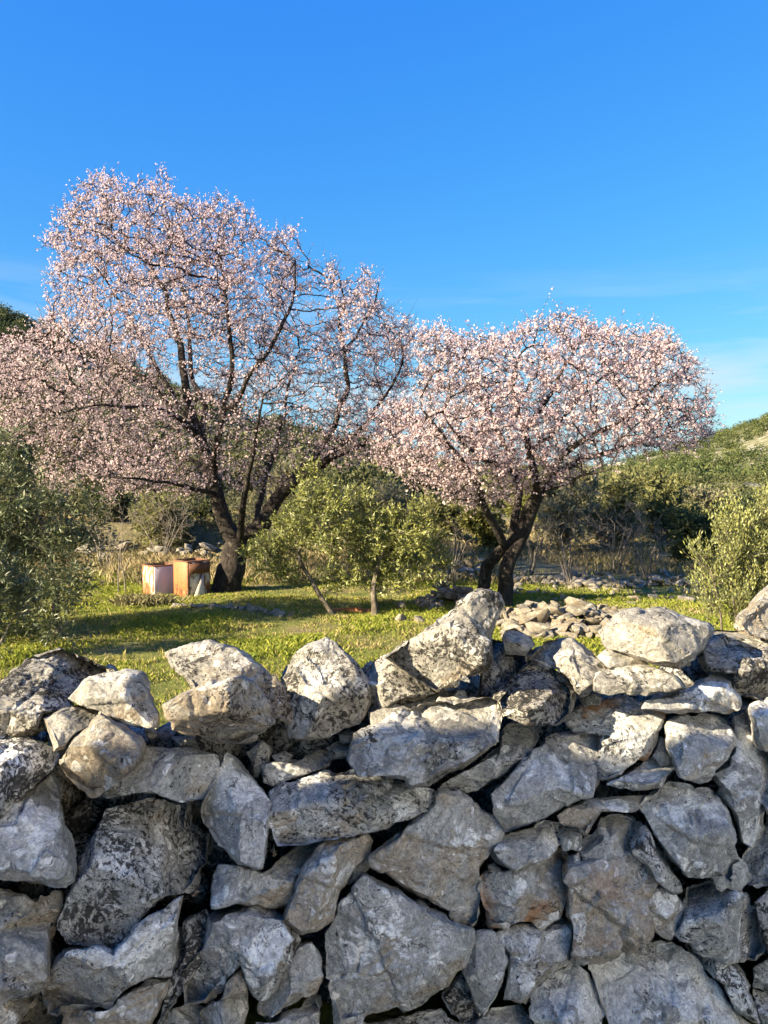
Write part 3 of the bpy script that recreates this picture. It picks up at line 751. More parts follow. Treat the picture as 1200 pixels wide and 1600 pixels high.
# second unseen building, added as a reflector: its gable throws warm fill on the wall
h2 = thing('added_house', 'unseen tall whitewashed building, added behind the viewer on the right to reflect sun onto the stone wall', 'added_house', (3.0, -4.6, 0), R(-12))
prof = np.array([(-4.0, -.05), (4.0, -.05), (4.0, 4.4), (0, 6.3), (-4.0, 4.4)])
V = np.concatenate([np.stack([np.full(5, x), prof[:, 0], prof[:, 1]], -1) for x in (0.0, 5.0)])
bpyf = [(0, 4, 3, 2, 1), (5, 6, 7, 8, 9)] + [(k, (k + 1) % 5, (k + 1) % 5 + 5, k + 5) for k in range(5)]
me = bpy.data.meshes.new('wall'); me.from_pydata([tuple(v) for v in V], [], bpyf); me.materials.append(m_render)
link('wall', me, h2)
rp = []
for sgn in (-1, 1):
    for i in range(24):
        x = -0.15 + i * 0.222
        a = np.linspace(0, np.pi, 6)
        A0 = np.stack([x + .11 - .115 * np.cos(a), np.full(6, sgn * 4.25), 4.32 + .07 * np.sin(a)], -1)
        A1 = A0 * (1, 0, 1) + (0, 0, 2.03)
        V = np.concatenate([A0, A1]); k = np.arange(5)
        rp.append((V, np.stack([k, k + 1, k + 7, k + 6], -1)))
V, F = join(rp); link('roof', mesh('roof', V, F, m_tile), h2)
for yy, zz in ((-1.6, 1.4), (1.7, 1.4), (0.0, 3.6)):
    V, F = join([box_vf(-.05, -.002, yy - .42, yy - .01, zz, zz + 1.05), box_vf(-.05, -.002, yy + .01, yy + .42, zz, zz + 1.05)])
    link('shutter', mesh('shutter', V, F, m_wood), h2)

# unseen pale gravel strip, added to bounce light up at the wall
m_gravel = simple_mat('bounce_gravel', (0.44, 0.43, 0.40), (0.64, 0.63, 0.60), 40)
lx = np.linspace(-9, 12, 64); ly = np.linspace(-2.6, 1.5, 18)
LX, LY = np.meshgrid(lx, ly)
LV_ = np.stack([LX, LY, np.maximum(height(LX, LY), 0) * 0 + 0.055 + 0.006 * vnoise(np.stack([LX, LY, LX * 0], -1) * 2, 5)], -1).reshape(-1, 3)
i_ = np.arange(17)[:, None] * 64 + np.arange(63)[None, :]
link('bounce_lane', mesh('bounce_lane', LV_, np.stack([i_, i_ + 1, i_ + 65, i_ + 64], -1).reshape(-1, 4), m_gravel, smooth=True), kind='structure')
# ------------------------------------------------------------------ trees
def norm(v):
    return v / (np.linalg.norm(v, axis=-1, keepdims=True) + 1e-9)
def resample3(P, step, n=None):
    P = np.asarray(P, float)
    # smooth the polyline (Catmull-Rom) then walk it
    Q = [P[0]]
    E = np.concatenate([P[:1] * 2 - P[1:2], P, P[-1:] * 2 - P[-2:-1]])
    for i in range(1, len(E) - 2):
        for t in np.linspace(0, 1, 9)[1:]:
            a, b, c, d = E[i - 1], E[i], E[i + 1], E[i + 2]
            Q.append(0.5 * ((2 * b) + (-a + c) * t + (2 * a - 5 * b + 4 * c - d) * t * t + (-a + 3 * b - 3 * c + d) * t ** 3))
    Q = np.array(Q)
    s = np.concatenate([[0], np.cumsum(np.linalg.norm(np.diff(Q, axis=0), axis=1))])
    m = max(2, int(round(s[-1] / step)) + 1)
    t = np.linspace(0, s[-1], m)
    return np.stack([np.interp(t, s, Q[:, k]) for k in range(3)], -1)

class Tree:
    def __init__(self, seed):
        self.rg = np.random.default_rng(seed)
        self.p = np.zeros((0, 3)); self.par = np.zeros(0, int); self.gr = np.zeros(0)
    def guide(self, pts, r0, r1, step=0.1, root=False, wob=0.02):
        Q = resample3(pts, step)
        w = np.stack([vnoise(Q * 4 + k * 9.1, 31 + k) for k in range(3)], -1) * wob
        w[0] = 0
        Q = Q + w
        n0 = len(self.p)
        if root or n0 == 0:
            par0 = -1
        else:
            par0 = int(np.argmin(((self.p - Q[0]) ** 2).sum(1)))
            if np.linalg.norm(self.p[par0] - Q[0]) < step * 0.9:
                Q = Q[1:]
        par = np.arange(n0 - 1, n0 - 1 + len(Q)); par[0] = par0
        self.p = np.concatenate([self.p, Q]); self.par = np.concatenate([self.par, par])
        self.gr = np.concatenate([self.gr, np.linspace(r0, r1, len(Q))])
    def grow(self, attr, step=0.12, infl=1.0, kill=0.22, iters=90, up=0.0, jit=0.25, maxn=14000):
        rg = self.rg; attr = np.asarray(attr, float)
        pos = list(self.p); par = list(self.par)
        d = np.full(len(attr), 1e9); idx = np.zeros(len(attr), int)
        new = np.arange(len(pos))
        PA = np.array(pos)
        for it in range(iters):
            if len(attr) == 0 or len(pos) > maxn:
                break
            NP_ = PA[new]
            for s in range(0, len(NP_), 400):
                D = ((attr[:, None, :] - NP_[None, s:s + 400, :]) ** 2).sum(-1)
                k = D.argmin(1); dm = np.sqrt(D[np.arange(len(attr)), k])
                b = dm < d
                d[b] = dm[b]; idx[b] = new[s:s + 400][k[b]]
            keep = d > kill
            attr, d, idx = attr[keep], d[keep], idx[keep]
            if len(attr) == 0:
                break
            act = d < infl
            if act.sum() < 3:
                act = d < np.percentile(d, 10) + 0.01
            acc = np.zeros((len(PA), 3))
            np.add.at(acc, idx[act], (attr[act] - PA[idx[act]]) / d[act][:, None])
            who = np.unique(idx[act])
            dirs = norm(norm(acc[who]) + rg.normal(size=(len(who), 3)) * jit + (0, 0, up))
            q = PA[who] + dirs * step
            n0 = len(PA)
            PA = np.concatenate([PA, q]); par.extend(who.tolist())
            new = np.arange(n0, len(PA))
        self.p = PA; self.par = np.array(par)
        self.gr = np.concatenate([self.gr, np.zeros(len(PA) - len(self.gr))])
    def radii(self, tip=0.0035, e=2.35):
        n = len(self.p); a = np.zeros(n); ch = np.zeros(n, int)
        par = self.par
        for i in range(n):
            if par[i] >= 0:
                ch[par[i]] += 1
        # parents may come after children only for guides, whose order is also ascending
        r = np.zeros(n)
        for i in range(n - 1, -1, -1):
            r[i] = max(tip, a[i] ** (1 / e)) if ch[i] else tip
            if self.gr[i] > 0:
                r[i] = self.gr[i]
            if par[i] >= 0:
                a[par[i]] += r[i] ** e
        self.r = r; self.nch = ch
    def tubes(self, keep=None, bark=0.0):
        p, par, r = self.p, self.par, self.r
        n = len(p)
        main = np.full(n, -1); best = np.zeros(n)
        for i in range(n):
            q = par[i]
            if q >= 0 and r[i] > best[q]:
                best[q] = r[i]; main[q] = i
        Vs, Fs, vn = [], [], 0
        starts = [i for i in range(n) if par[i] < 0 or main[par[i]] != i]
        for s in starts:
            ch = [s]
            while main[ch[-1]] >= 0:
                ch.append(main[ch[-1]])
            ids = np.array(ch)
            P = p[ids]; Rr = r[ids].copy()
            if par[s] >= 0:
                P = np.concatenate([p[par[s]][None], P]); Rr = np.concatenate([[min(Rr[0] * 1.15, r[par[s]])], Rr])
            if len(P) < 2:
                continue
            k = 12 if Rr[0] > 0.05 else (6 if Rr[0] > 0.015 else (4 if Rr[0] > 0.007 else 3))
            T = np.gradient(P, axis=0); T = norm(T)
            ref = np.array((0.31, 0.9, 0.27)) if abs(T[0, 2]) > 0.6 else np.array((0.1, 0.2, 1.0))
            U = norm(np.cross(T, ref)); Wv = np.cross(T, U)
            a = np.arange(k) / k * 2 * np.pi
            rr = Rr[:, None] * np.ones(k)[None]
            ring = U[:, None, :] * np.cos(a)[None, :, None] + Wv[:, None, :] * np.sin(a)[None, :, None]
            if bark > 0 and k >= 6:
                q = P[:, None, :] + ring * rr[..., None]
                rr = rr * (1 + bark * fbm(q * (9, 9, 4.0), 3, 77, 0.55))
            V = P[:, None, :] + ring * rr[..., None]
            V = V.reshape(-1, 3)
            m = len(P)
            i0 = (np.arange(m - 1) * k)[:, None]; j = np.arange(k)[None]; j2 = (j + 1) % k
            F = np.stack([i0 + j, i0 + j2, i0 + k + j2, i0 + k + j], -1).reshape(-1, 4)
            Vs.append(V); Fs.append(F + vn); vn += len(V)
        return np.concatenate(Vs), np.concatenate(Fs)

def sticks(A, B, r):
    """thin three sided twigs from A to B"""
    n = len(A); T = norm(B - A)
    ref = np.where(np.abs(T[:, 2:3]) > 0.8, np.array([[1., 0, 0]]), np.array([[0, 0, 1.]]))
    U = norm(np.cross(T, ref)); Wv = np.cross(T, U)
    V = np.zeros((n, 4, 3))
    for k in range(3):
        a = k * 2 * np.pi / 3
        V[:, k] = A + (U * math.cos(a) + Wv * math.sin(a)) * np.asarray(r).reshape(-1, 1)
    V[:, 3] = B
    i = np.arange(n)[:, None] * 4
    F = np.stack([np.concatenate([i, i + 1, i + 3], 1), np.concatenate([i + 1, i + 2, i + 3], 1), np.concatenate([i + 2, i, i + 3], 1)], 1).reshape(-1, 3)
    return V.reshape(-1, 3), F

def leaves(base, dirs, length, width, rg, curl=0.25):
    """kite-shaped leaves with a fold along the middle: 2 triangles each"""
    n = len(base); D = norm(dirs)
    X = norm(np.cross(D, rg.normal(size=(n, 3)))); Nn = np.cross(X, D)
    L = np.asarray(length).reshape(-1, 1); Wd = np.asarray(width).reshape(-1, 1)
    V = np.zeros((n, 4, 3))
    V[:, 0] = base
    V[:, 1] = base + D * L * 0.48 + X * Wd * 0.5 + Nn * Wd * curl
    V[:, 2] = base + D * L
    V[:, 3] = base + D * L * 0.48 - X * Wd * 0.5 + Nn * Wd * curl
    i = np.arange(n)[:, None] * 4
    F = np.stack([np.concatenate([i, i + 1, i + 2], 1), np.concatenate([i, i + 2, i + 3], 1)], 1).reshape(-1, 3)
    return V.reshape(-1, 3), F

def flowers(c, nrm, size, rg):
    """open cups of five broad petals: one triangle per petal round a shared heart"""
    n = len(c); Nn = norm(nrm)
    U = norm(np.cross(Nn, rg.normal(size=(n, 3)))); Wv = np.cross(Nn, U)
    V = np.zeros((n, 11, 3)); s = np.asarray(size).reshape(-1, 1)
    cup = rg.uniform(0.1, 0.7, (n, 1))
    V[:, 0] = c
    for k in range(5):
        a = k * 2 * np.pi / 5 + rg.uniform(-.12, .12, (n, 1))
        for q, da in enumerate((-0.47, 0.47)):
            V[:, 1 + 2 * k + q] = c + (U * np.cos(a + da) + Wv * np.sin(a + da)) * s + Nn * s * cup
    i = np.arange(n)[:, None] * 11
    F = np.stack([np.concatenate([i, i + 1 + 2 * k, i + 2 + 2 * k], 1) for k in range(5)], 1).reshape(-1, 3)
    return V.reshape(-1, 3), F

def leaf_material(name, transl=0.35, rough=0.55, spec=0.3, under=None):
    N = NT(name)
    a = N.n('ShaderNodeAttribute', attribute_name='tint').outputs['Color']
    c = a
    if under is not None:
        g = N.n('ShaderNodeNewGeometry')
        c = N.mix(N.math('MULTIPLY', g.outputs['Backfacing'], under[3]), a, under[:3])
    N.color(c)
    N.b.inputs['Roughness'].default_value = rough
    N.b.inputs['Specular IOR Level'].default_value = spec
    tr = N.n('ShaderNodeBsdfTranslucent'); N.set(tr.inputs[0], c)
    mx = N.n('ShaderNodeMixShader'); mx.inputs[0].default_value = transl
    N.t.links.new(N.b.outputs[0], mx.inputs[1]); N.t.links.new(tr.outputs[0], mx.inputs[2])
    N.t.links.new(mx.outputs[0], N.out.inputs[0])
    return N.m
def bark_material(name, c0, c1, c2):
    N = NT(name)
    P = N.n('ShaderNodeTexCoord').outputs['Object']
    S_ = N.vmath('MULTIPLY', P, (1.0, 1.0, 0.35))
    n = N.noise(S_, 26, 7, 0.7, 0.6)
    c = N.mix(N.ramp(n, 0.35, 0.62), c0, c1)
    c = N.mix(N.ramp(N.noise(P, 11, 5, 0.65), 0.56, 0.66, 0, 0.8), c, c2)
    N.color(c); N.b.inputs['Roughness'].default_value = 0.95
    N.set(N.b.inputs['Normal'], N.bump(N.noise(S_, 40, 7, 0.75, 0.5), 1.0, 0.03))
    return N.m
M_BARK = bark_material('almond_bark', (0.013, 0.011, 0.010), (0.050, 0.042, 0.035), (0.115, 0.10, 0.08))
M_BARK2 = bark_material('olive_bark', (0.07, 0.06, 0.045), (0.20, 0.17, 0.13), (0.30, 0.27, 0.22))
M_TWIG = bark_material('grey_twigs', (0.15, 0.13, 0.105), (0.28, 0.25, 0.21), (0.34, 0.31, 0.26))
M_PETAL = leaf_material('almond_petals', 0.45, 0.6, 0.2)
M_OLIVE = leaf_material('olive_leaves', 0.22, 0.42, 0.45, (0.20, 0.225, 0.13, 0.40))
M_LEAF = leaf_material('scrub_leaves', 0.42, 0.6, 0.25)

def inpoly(P, poly):
    poly = np.asarray(poly, float); x, y = P[:, 0], P[:, 1]; c = np.zeros(len(P), bool)
    j = len(poly) - 1
    for i in range(len(poly)):
        xi, yi = poly[i]; xj, yj = poly[j]
        c ^= ((yi > y) != (yj > y)) & (x < (xj - xi) * (y - yi) / (yj - yi + 1e-12) + xi)
        j = i
    return c
def edge_dist(P, poly):
    poly = np.asarray(poly, float); d = np.full(len(P), 1e9)
    for i in range(len(poly)):
        a = poly[i]; b = poly[(i + 1) % len(poly)]; ab = b - a
        t = np.clip(((P - a) @ ab) / (ab @ ab), 0, 1)
        d = np.minimum(d, np.linalg.norm(P - (a + t[:, None] * ab), axis=1))
    return d
def crown_points(poly, D, n, half, soft, rg, zmin=0.15, core=1.0, sparse=None, ragged=26):
    """points filling a rounded crown whose outline was traced: depth follows the distance from its edge"""
    poly = np.asarray(poly, float); lo, hi = poly.min(0), poly.max(0)
    out = np.zeros((0, 3))
    while len(out) < n:
        P = rg.uniform(lo, hi, (n, 2)); P = P[inpoly(P, poly)]
        if sparse is not None:
            P = P[rg.random(len(P)) < sparse(P)]
        e = np.clip(edge_dist(P, poly) / soft, 0, 1)
        ok = edge_dist(P, poly) > 16 + ragged * fbm(np.stack([P[:, 0], P[:, 1], P[:, 0] * 0], -1) / 34, 2, 57)
        P, e = P[ok], e[ok]
        h = half * np.sqrt(1 - (1 - e) ** 2)
        u = rg.uniform(-1, 1, len(P)); u = np.sign(u) * np.abs(u) ** core
        Q = at(P[:, 0], P[:, 1], D + h * u)
        # clump: drop points in noise hollows
        nz = fbm(Q * 1.1, 2, 55)
        Q = Q[(nz > -0.58 + rg.normal(size=len(Q)) * 0.12)]
        out = np.concatenate([out, Q[Q[:, 2] > zmin]])
    return out[:n]
def gp(lst, D):
    """guide points: (px, py[, depth offset])"""
    return np.array([at(np.array(t[0]), np.array(t[1]), np.array(D + (t[2] if len(t) > 2 else 0.0))) for t in lst])

def almond(label, base_px, D, guides, poly, nattr, half, soft, seed, dens, ragged, sparse=None, bloom=None):
    T = Tree(seed)
    for i, (pts, r0, r1, root) in enumerate(guides):
        T.guide(gp(pts, D), r0, r1, 0.09, root=root, wob=0.03)
    A = crown_points(poly, D, nattr, half, soft, T.rg, sparse=sparse, ragged=ragged)
    T.grow(A, step=0.085, infl=0.8, kill=0.115, iters=120, up=0.03, jit=0.42, maxn=30000)
    T.radii(0.0032, 2.34)
    b = at(np.array(base_px[0]), np.array(base_px[1]), np.array(D)); b[2] = gz(b[0], b[1])
    root = thing('almond_tree', label, 'tree', tuple(b), group='almond trees in blossom')
    V, F = T.tubes(bark=0.10)
    # sideshoots
    rg = T.rg
    outer = np.where((T.r < 0.011) & (T.gr == 0))[0]
    ctr = A.mean(0)
    pick = np.repeat(outer, dens)
    base = T.p[pick]
    dirn = norm(T.p[pick] - T.p[np.maximum(T.par[pick], 0)])
    outw = norm(base - ctr)
    d = norm(dirn * 0.5 + rg.normal(size=base.shape) * 0.75 + outw * 0.35 + (0, 0, 0.35))
    Ls = rg.uniform(0.05, 0.22, len(base))
    long = rg.random(len(base)) < 0.05
    Ls[long] *= 1.9
    d[long] = norm(d[long] + outw[long] * 0.6 + (0, 0, 0.5))
    base = base + (T.p[np.maximum(T.par[pick], 0)] - base) * rg.random((len(base), 1))
    tip = base + d * Ls[:, None]
    V2, F2 = sticks(base, tip, rg.uniform(0.0022, 0.0034, len(base)))
    F2q = F2
    Ft = np.concatenate([F[:, [0, 1, 2]], F[:, [0, 2, 3]]])
    VV = np.concatenate([V, V2]); FF = np.concatenate([Ft, F2 + len(V)])
    # split: limbs (trunk) and twigs would share one wooden mesh
    tk = link('trunk', mesh('trunk', V - b, Ft, M_BARK, smooth=True), root)
    link('twigs', mesh('twigs', V2 - b, F2, M_BARK, smooth=False), root, None, kind='stuff')
    # flowers along the shoots
    cs, ns, sz = [], [], []
    vis = np.ones(len(base)) if bloom is None else bloom(base)
    clump = np.clip(0.95 + 0.55 * fbm(base * 1.6, 2, seed + 3), 0.25, 1.25)
    full = np.clip(rg.beta(0.9, 0.9, len(base)) * 1.9, 0, 1.15)      # some shoots are crowded, some nearly bare
    for q in range(11):
        t = rg.uniform(0.08, 0.92, len(base))
        k = rg.random(len(base)) < 0.92 * vis * clump * full
        off = rg.normal(size=base.shape) * 0.010
        cs.append((base + d * (Ls * t)[:, None] + off)[k]); ns.append((off + d * 0.015 + rg.normal(size=base.shape) * 0.008)[k])
    c = np.concatenate(cs); nn = np.concatenate(ns)
    s = rg.uniform(0.0075, 0.0140, len(c))
    bud = rg.random(len(c)) < 0.18
    s[bud] *= 0.55
    FV, FFc = flowers(c, nn, s, rg)
    pale = np.array((0.83, 0.725, 0.725)); pink = np.array((0.73, 0.555, 0.575)); deep = np.array((0.38, 0.19, 0.20))
    m = np.clip(rg.beta(1.3, 2.2, len(c)) + 0.22 * fbm(c * 1.2, 2, 91), 0, 1)[:, None]
    col = pale * (1 - m) + pink * m
    col[bud] = deep * 0.6 + pink * 0.4
    vc = np.repeat(col, 11, 0).reshape(-1, 11, 3)
    vc[:, 0] = vc[:, 0] * 0.55 + deep * 0.45          # dark pink heart of the flower
    link('crown', mesh('crown', FV - b, FFc, M_PETAL, col=vc.reshape(-1, 3)), root, None, kind='stuff')
    # the little red-brown calyces and spent buds
    kb_ = rg.random(len(c)) < 0.3
    cb = c[kb_] - norm(nn[kb_]) * 0.004
    LV, LF = leaves(cb, rg.normal(size=cb.shape) - norm(nn[kb_]), rg.uniform(0.010, 0.018, len(cb)), rg.uniform(0.007, 0.011, len(cb)), rg)
    bc = np.array((0.20, 0.085, 0.070)) * rg.uniform(0.6, 1.4, (len(cb), 1))
    link('buds', mesh('buds', LV - b, LF, M_LEAF, col=np.repeat(bc, 4, 0)), root, None, kind='stuff')
    return root

D1 = 10.2
G1 = [
 ([(352,932),(354,910),(362,885),(366,862),(372,848)], .19, .155, True),
 ([(372,850),(356,828),(343,800),(336,772),(331,745),(318,705),(305,670),(296,635)], .115, .06, False),
 ([(296,635),(288,590),(280,540,.2),(266,490,.3),(250,440,.3),(228,405,.2),(192,385,.1),(165,350,0)], .055, .012, False),
 ([(372,850),(392,838),(408,818),(420,795),(440,770),(468,745),(505,722),(540,705),(575,690)], .125, .03, False),
 ([(440,770),(470,735,.3),(500,700,.4),(524,660,.4),(536,620,.3),(543,590,.3),(540,550,.3),(528,510,.2),(540,465,.1),(528,428,.05)], .06, .010, False),
 ([(540,550,.3),(565,510,.4),(585,475,.3),(592,445,.2)], .022, .008, False),
 ([(331,745),(338,700,-.4),(348,650,-.6),(358,600,-.7),(362,560,-.7),(358,500,-.8),(352,455,-.9),(340,405,-.9)], .055, .012, False),
 ([(318,705),(316,670,.4),(318,630,.6),(300,590,.8),(296,530,.9),(290,470,.9),(272,410,.8),(262,360,.7)], .05, .010, False),
 ([(305,670),(280,655,-.5),(245,640,-.9),(205,635,-1.2),(160,632,-1.4),(120,640,-1.5)], .042, .010, False),
 ([(312,690),(270,640,-.2),(220,590,-.3),(180,565,-.3),(130,545,-.2),(90,520,-.1)], .04, .010, False),
 ([(331,745),(300,720,.7),(260,700,1.2),(200,690,1.6),(140,690,1.8),(90,680,1.9)], .038, .009, False),
 ([(362,640,-.7),(390,590,-1.0),(420,545,-1.1),(445,500,-1.1),(458,455,-.9),(462,405,-.6)], .036, .009, False),
 ([(372,850),(380,810,-.5),(384,770,-.9),(392,720,-1.2),(402,670,-1.4),(410,620,-1.5)], .05, .012, False),
 ([(395,835),(405,780,.5),(425,720,.9),(440,660,1.2),(452,600,1.3),(470,545,1.2)], .05, .010, False),
 ([(505,722),(540,690,-.4),(575,655,-.6),(605,615,-.6),(625,570,-.5),(630,520,-.3)], .032, .009, False),
 ([(336,772),(300,765,-.8),(270,755,-1.2),(235,752,-1.5),(190,745,-1.7),(140,740,-1.7)], .03, .008, False),
 ([(305,670),(265,610,.5),(225,540,.8),(190,470,.8),(150,420,.6),(115,380,.4)], .036, .009, False),
]
POLY1 = [(60,425),(80,340),(112,292),(155,275),(205,285),(255,268),(320,300),(375,318),(412,372),(455,350),(468,392),(478,490),(494,440),(512,404),(540,400),(582,430),(640,482),(656,540),(650,600),(660,660),(600,720),(520,735),(440,740),(330,770),(240,790),(150,775),(80,770),(50,715),(-30,680),(-90,640),(-100,560),(-40,505),(45,500),(85,470)]
POLY1 = [((x_ - 340) * 1.03 + 340, (y_ - 540) * 1.03 + 540) for x_, y_ in POLY1]
def sparse1(P):
    c = np.exp(-(((P[:, 0] - 400) / 150) ** 2 + ((P[:, 1] - 680) / 90) ** 2))
    gap = np.exp(-(((P[:, 0] - 478) / 17) ** 2 + ((P[:, 1] - 440) / 75) ** 2))
    core_ = np.exp(-(((P[:, 0] - 300) / 90) ** 2 + ((P[:, 1] - 560) / 110) ** 2))
    return (1 - 0.35 * c) * (1 - 0.92 * gap) * (1 - 0.4 * core_)
def bloom1(Q):
    px = 600 + FPX * Q[:, 0] / Q[:, 1]; z = Q[:, 2]
    inner = np.exp(-(((px - 400) / 150) ** 2 + ((z - 2.1) / 0.9) ** 2))
    return np.clip(0.66 - 0.40 * inner, 0.1, 1)
almond('tall almond tree in pink blossom with a stout dark forked trunk beside the rusty boxes', (352, 930), D1, G1, POLY1, 11000, 2.1, 150, 21, 2, 28, sparse1, bloom1)

D2 = 9.0
G2 = [
 ([(786,960),(788,925),(793,890),(802,860),(812,838)], .102, .080, True),
 ([(751,934,.2),(755,908,.2),(763,886,.15),(776,868,.1),(791,851,.05),(804,838)], .078, .058, True),
 ([(812,838),(826,808),(838,785),(850,765),(862,748)], .09, .06, False),
 ([(850,765),(868,745,.2),(885,732,.3),(915,718,.4),(955,704,.5),(1000,690,.5),(1050,675,.4)], .05, .012, False),
 ([(862,748),(880,715,-.3),(905,690,-.5),(945,668,-.7),(990,640,-.8),(1030,600,-.8)], .045, .010, False),
 ([(838,785),(836,745,-.3),(828,705,-.4),(818,670,-.4),(806,640,-.4),(798,600,-.3),(812,550,-.2)], .055, .012, False),
 ([(800,838),(806,800,.2),(812,770,.3),(804,740,.5),(790,700,.6),(770,655,.7),(745,605,.7),(725,550,.6)], .055, .012, False),
 ([(788,852),(775,820,-.2),(755,790,-.4),(745,760,-.6),(720,720,-.8),(690,680,-1.0),(660,640,-1.1)], .05, .010, False),
 ([(818,670,-.4),(845,640,-.1),(870,600,.1),(890,560,.2),(905,525,.2)], .036, .009, False),
 ([(828,705),(860,680,.7),(890,640,1.0),(930,600,1.1),(970,570,1.0)], .04, .009, False),
 ([(755,790),(725,770,.4),(690,755,.8),(650,735,1.0),(615,715,1.0)], .035, .009, False),
 ([(804,740,.5),(770,725,-.3),(730,700,-.9),(690,645,-1.3)], .032, .009, False),
 ([(850,765),(880,760,-.6),(910,745,-1.0),(950,735,-1.3)], .03, .008, False),
]
POLY2 = [(588,700),(598,640),(620,590),(640,545),(662,505),(700,498),(730,512),(760,515),(800,495),(845,488),(900,490),(945,500),(985,505),(1020,505),(1055,520),(1090,555),(1122,610),(1112,650),(1118,690),(1060,722),(960,730),(900,738),(850,760),(800,790),(740,800),(690,785),(640,765),(600,740)]
POLY2 = [((x_ - 850) * 1.06 + 850, (y_ - 640) * 1.07 + 640) for x_, y_ in POLY2]
def bloom2(Q):
    px = 600 + FPX * Q[:, 0] / Q[:, 1]
    return np.clip(1.0 - 0.25 * sstep(1.7, 1.2, Q[:, 2]), 0.1, 1)
almond('smaller round almond tree in dense pink blossom with two dark stems rising from the grass', (785, 955), D2, G2, POLY2, 8000, 1.7, 130, 22, 2, 10, None, bloom2)

# ---- leafy trees
def leafy(name, label, cat, base, D, guides, blobs, nattr, nleaf, leaf, colr, seed, mat, bark, step=0.10, kill=0.14, rt=0.002, up=0.1, shoot=0.10, group=None, bias=(0, 0, 0.2), zmin=0.03, flat=1.0, curl=0.2):
    """blobs: (px, py, radius px[, depth offset]); leaf: (length, width)"""
    T = Tree(seed); rg = T.rg
    for (pts, r0, r1, root) in guides:
        T.guide(gp(pts, D), r0, r1, step, root=root, wob=0.015)
    Bc = np.array([at(np.array(b[0]), np.array(b[1]), np.array(D + (b[3] if len(b) > 3 else rg.uniform(-.3, .3) * b[2] / FPX * D))) for b in blobs])
    Br = np.array([b[2] for b in blobs]) / FPX * D
    w = Br ** 2.4; w = w / w.sum()
    A = np.zeros((0, 3))
    while len(A) < nattr:
        k = rg.choice(len(Br), nattr, p=w)
        q = norm(rg.normal(size=(nattr, 3))) * rg.uniform(0.15, 1, (nattr, 1)) ** (1 / 2.2)
        Q = Bc[k] + q * Br[k][:, None] * (1, flat, 1)
        Q = Q[Q[:, 2] > height(Q[:, 0], Q[:, 1]) + zmin]
        A = np.concatenate([A, Q])
    A = A[:nattr]
    T.grow(A, step=step, infl=9, kill=kill, iters=60, up=up, jit=0.3, maxn=6000)
    T.radii(rt, 2.2)
    b = np.array(base, float)
    root = thing(name, label, cat, tuple(b), group=group)
    V, F = T.tubes(bark=0.08)
    link('trunk', mesh('trunk', V - b, F, bark, smooth=True), root)
    outer = np.where((T.gr == 0) & (T.r < rt * 4))[0]
    pick = outer[rg.integers(0, len(outer), nleaf)]
    pb = T.p[pick]; pp = T.p[np.maximum(T.par[pick], 0)]
    dirn = norm(pb - pp)
    cl = fbm(pb * (2.2 / max(Br.mean(), 0.3)), 2, seed + 5)
    keep = cl > -0.75 + rg.normal(size=len(pb)) * 0.2
    pb, pp, dirn, cl = pb[keep], pp[keep], dirn[keep], cl[keep]
    # leaves sit in sprays along short side shoots
    ns = max(len(pb) // 12, 1)
    si = rg.integers(0, len(pb), ns); sa = rg.integers(0, ns, len(pb)); own = si[sa]
    sd = norm(dirn[si] * 0.8 + rg.normal(size=(ns, 3)) * 0.6 + np.array(bias))
    so = pb[si] + (pp[si] - pb[si]) * rg.random((ns, 1))
    tt = rg.uniform(0.05, 1, (len(pb), 1)) * shoot * 2.0
    base_ = so[sa] + sd[sa] * tt + rg.normal(size=pb.shape) * shoot * 0.12
    d = norm(sd[sa] * 0.75 + norm(rg.normal(size=pb.shape)) * 0.8 + np.array(bias) * 0.4)
    cl = cl[own]
    L = leaf[0] * rg.uniform(0.65, 1.3, len(pb)); Wd = leaf[1] * rg.uniform(0.7, 1.3, len(pb))
    LV, LF = leaves(base_, d, L, Wd, rg, curl)
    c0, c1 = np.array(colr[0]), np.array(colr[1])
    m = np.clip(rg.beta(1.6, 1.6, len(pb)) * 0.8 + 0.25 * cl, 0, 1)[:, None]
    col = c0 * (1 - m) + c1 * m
    SV, SF = sticks(so, so + sd * shoot * 2.0, np.full(ns, rt * 0.7))
    link('twigs', mesh('twigs', SV - b, SF, bark), root, None, kind='stuff')
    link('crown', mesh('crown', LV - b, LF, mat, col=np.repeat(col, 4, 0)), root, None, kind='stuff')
    return root

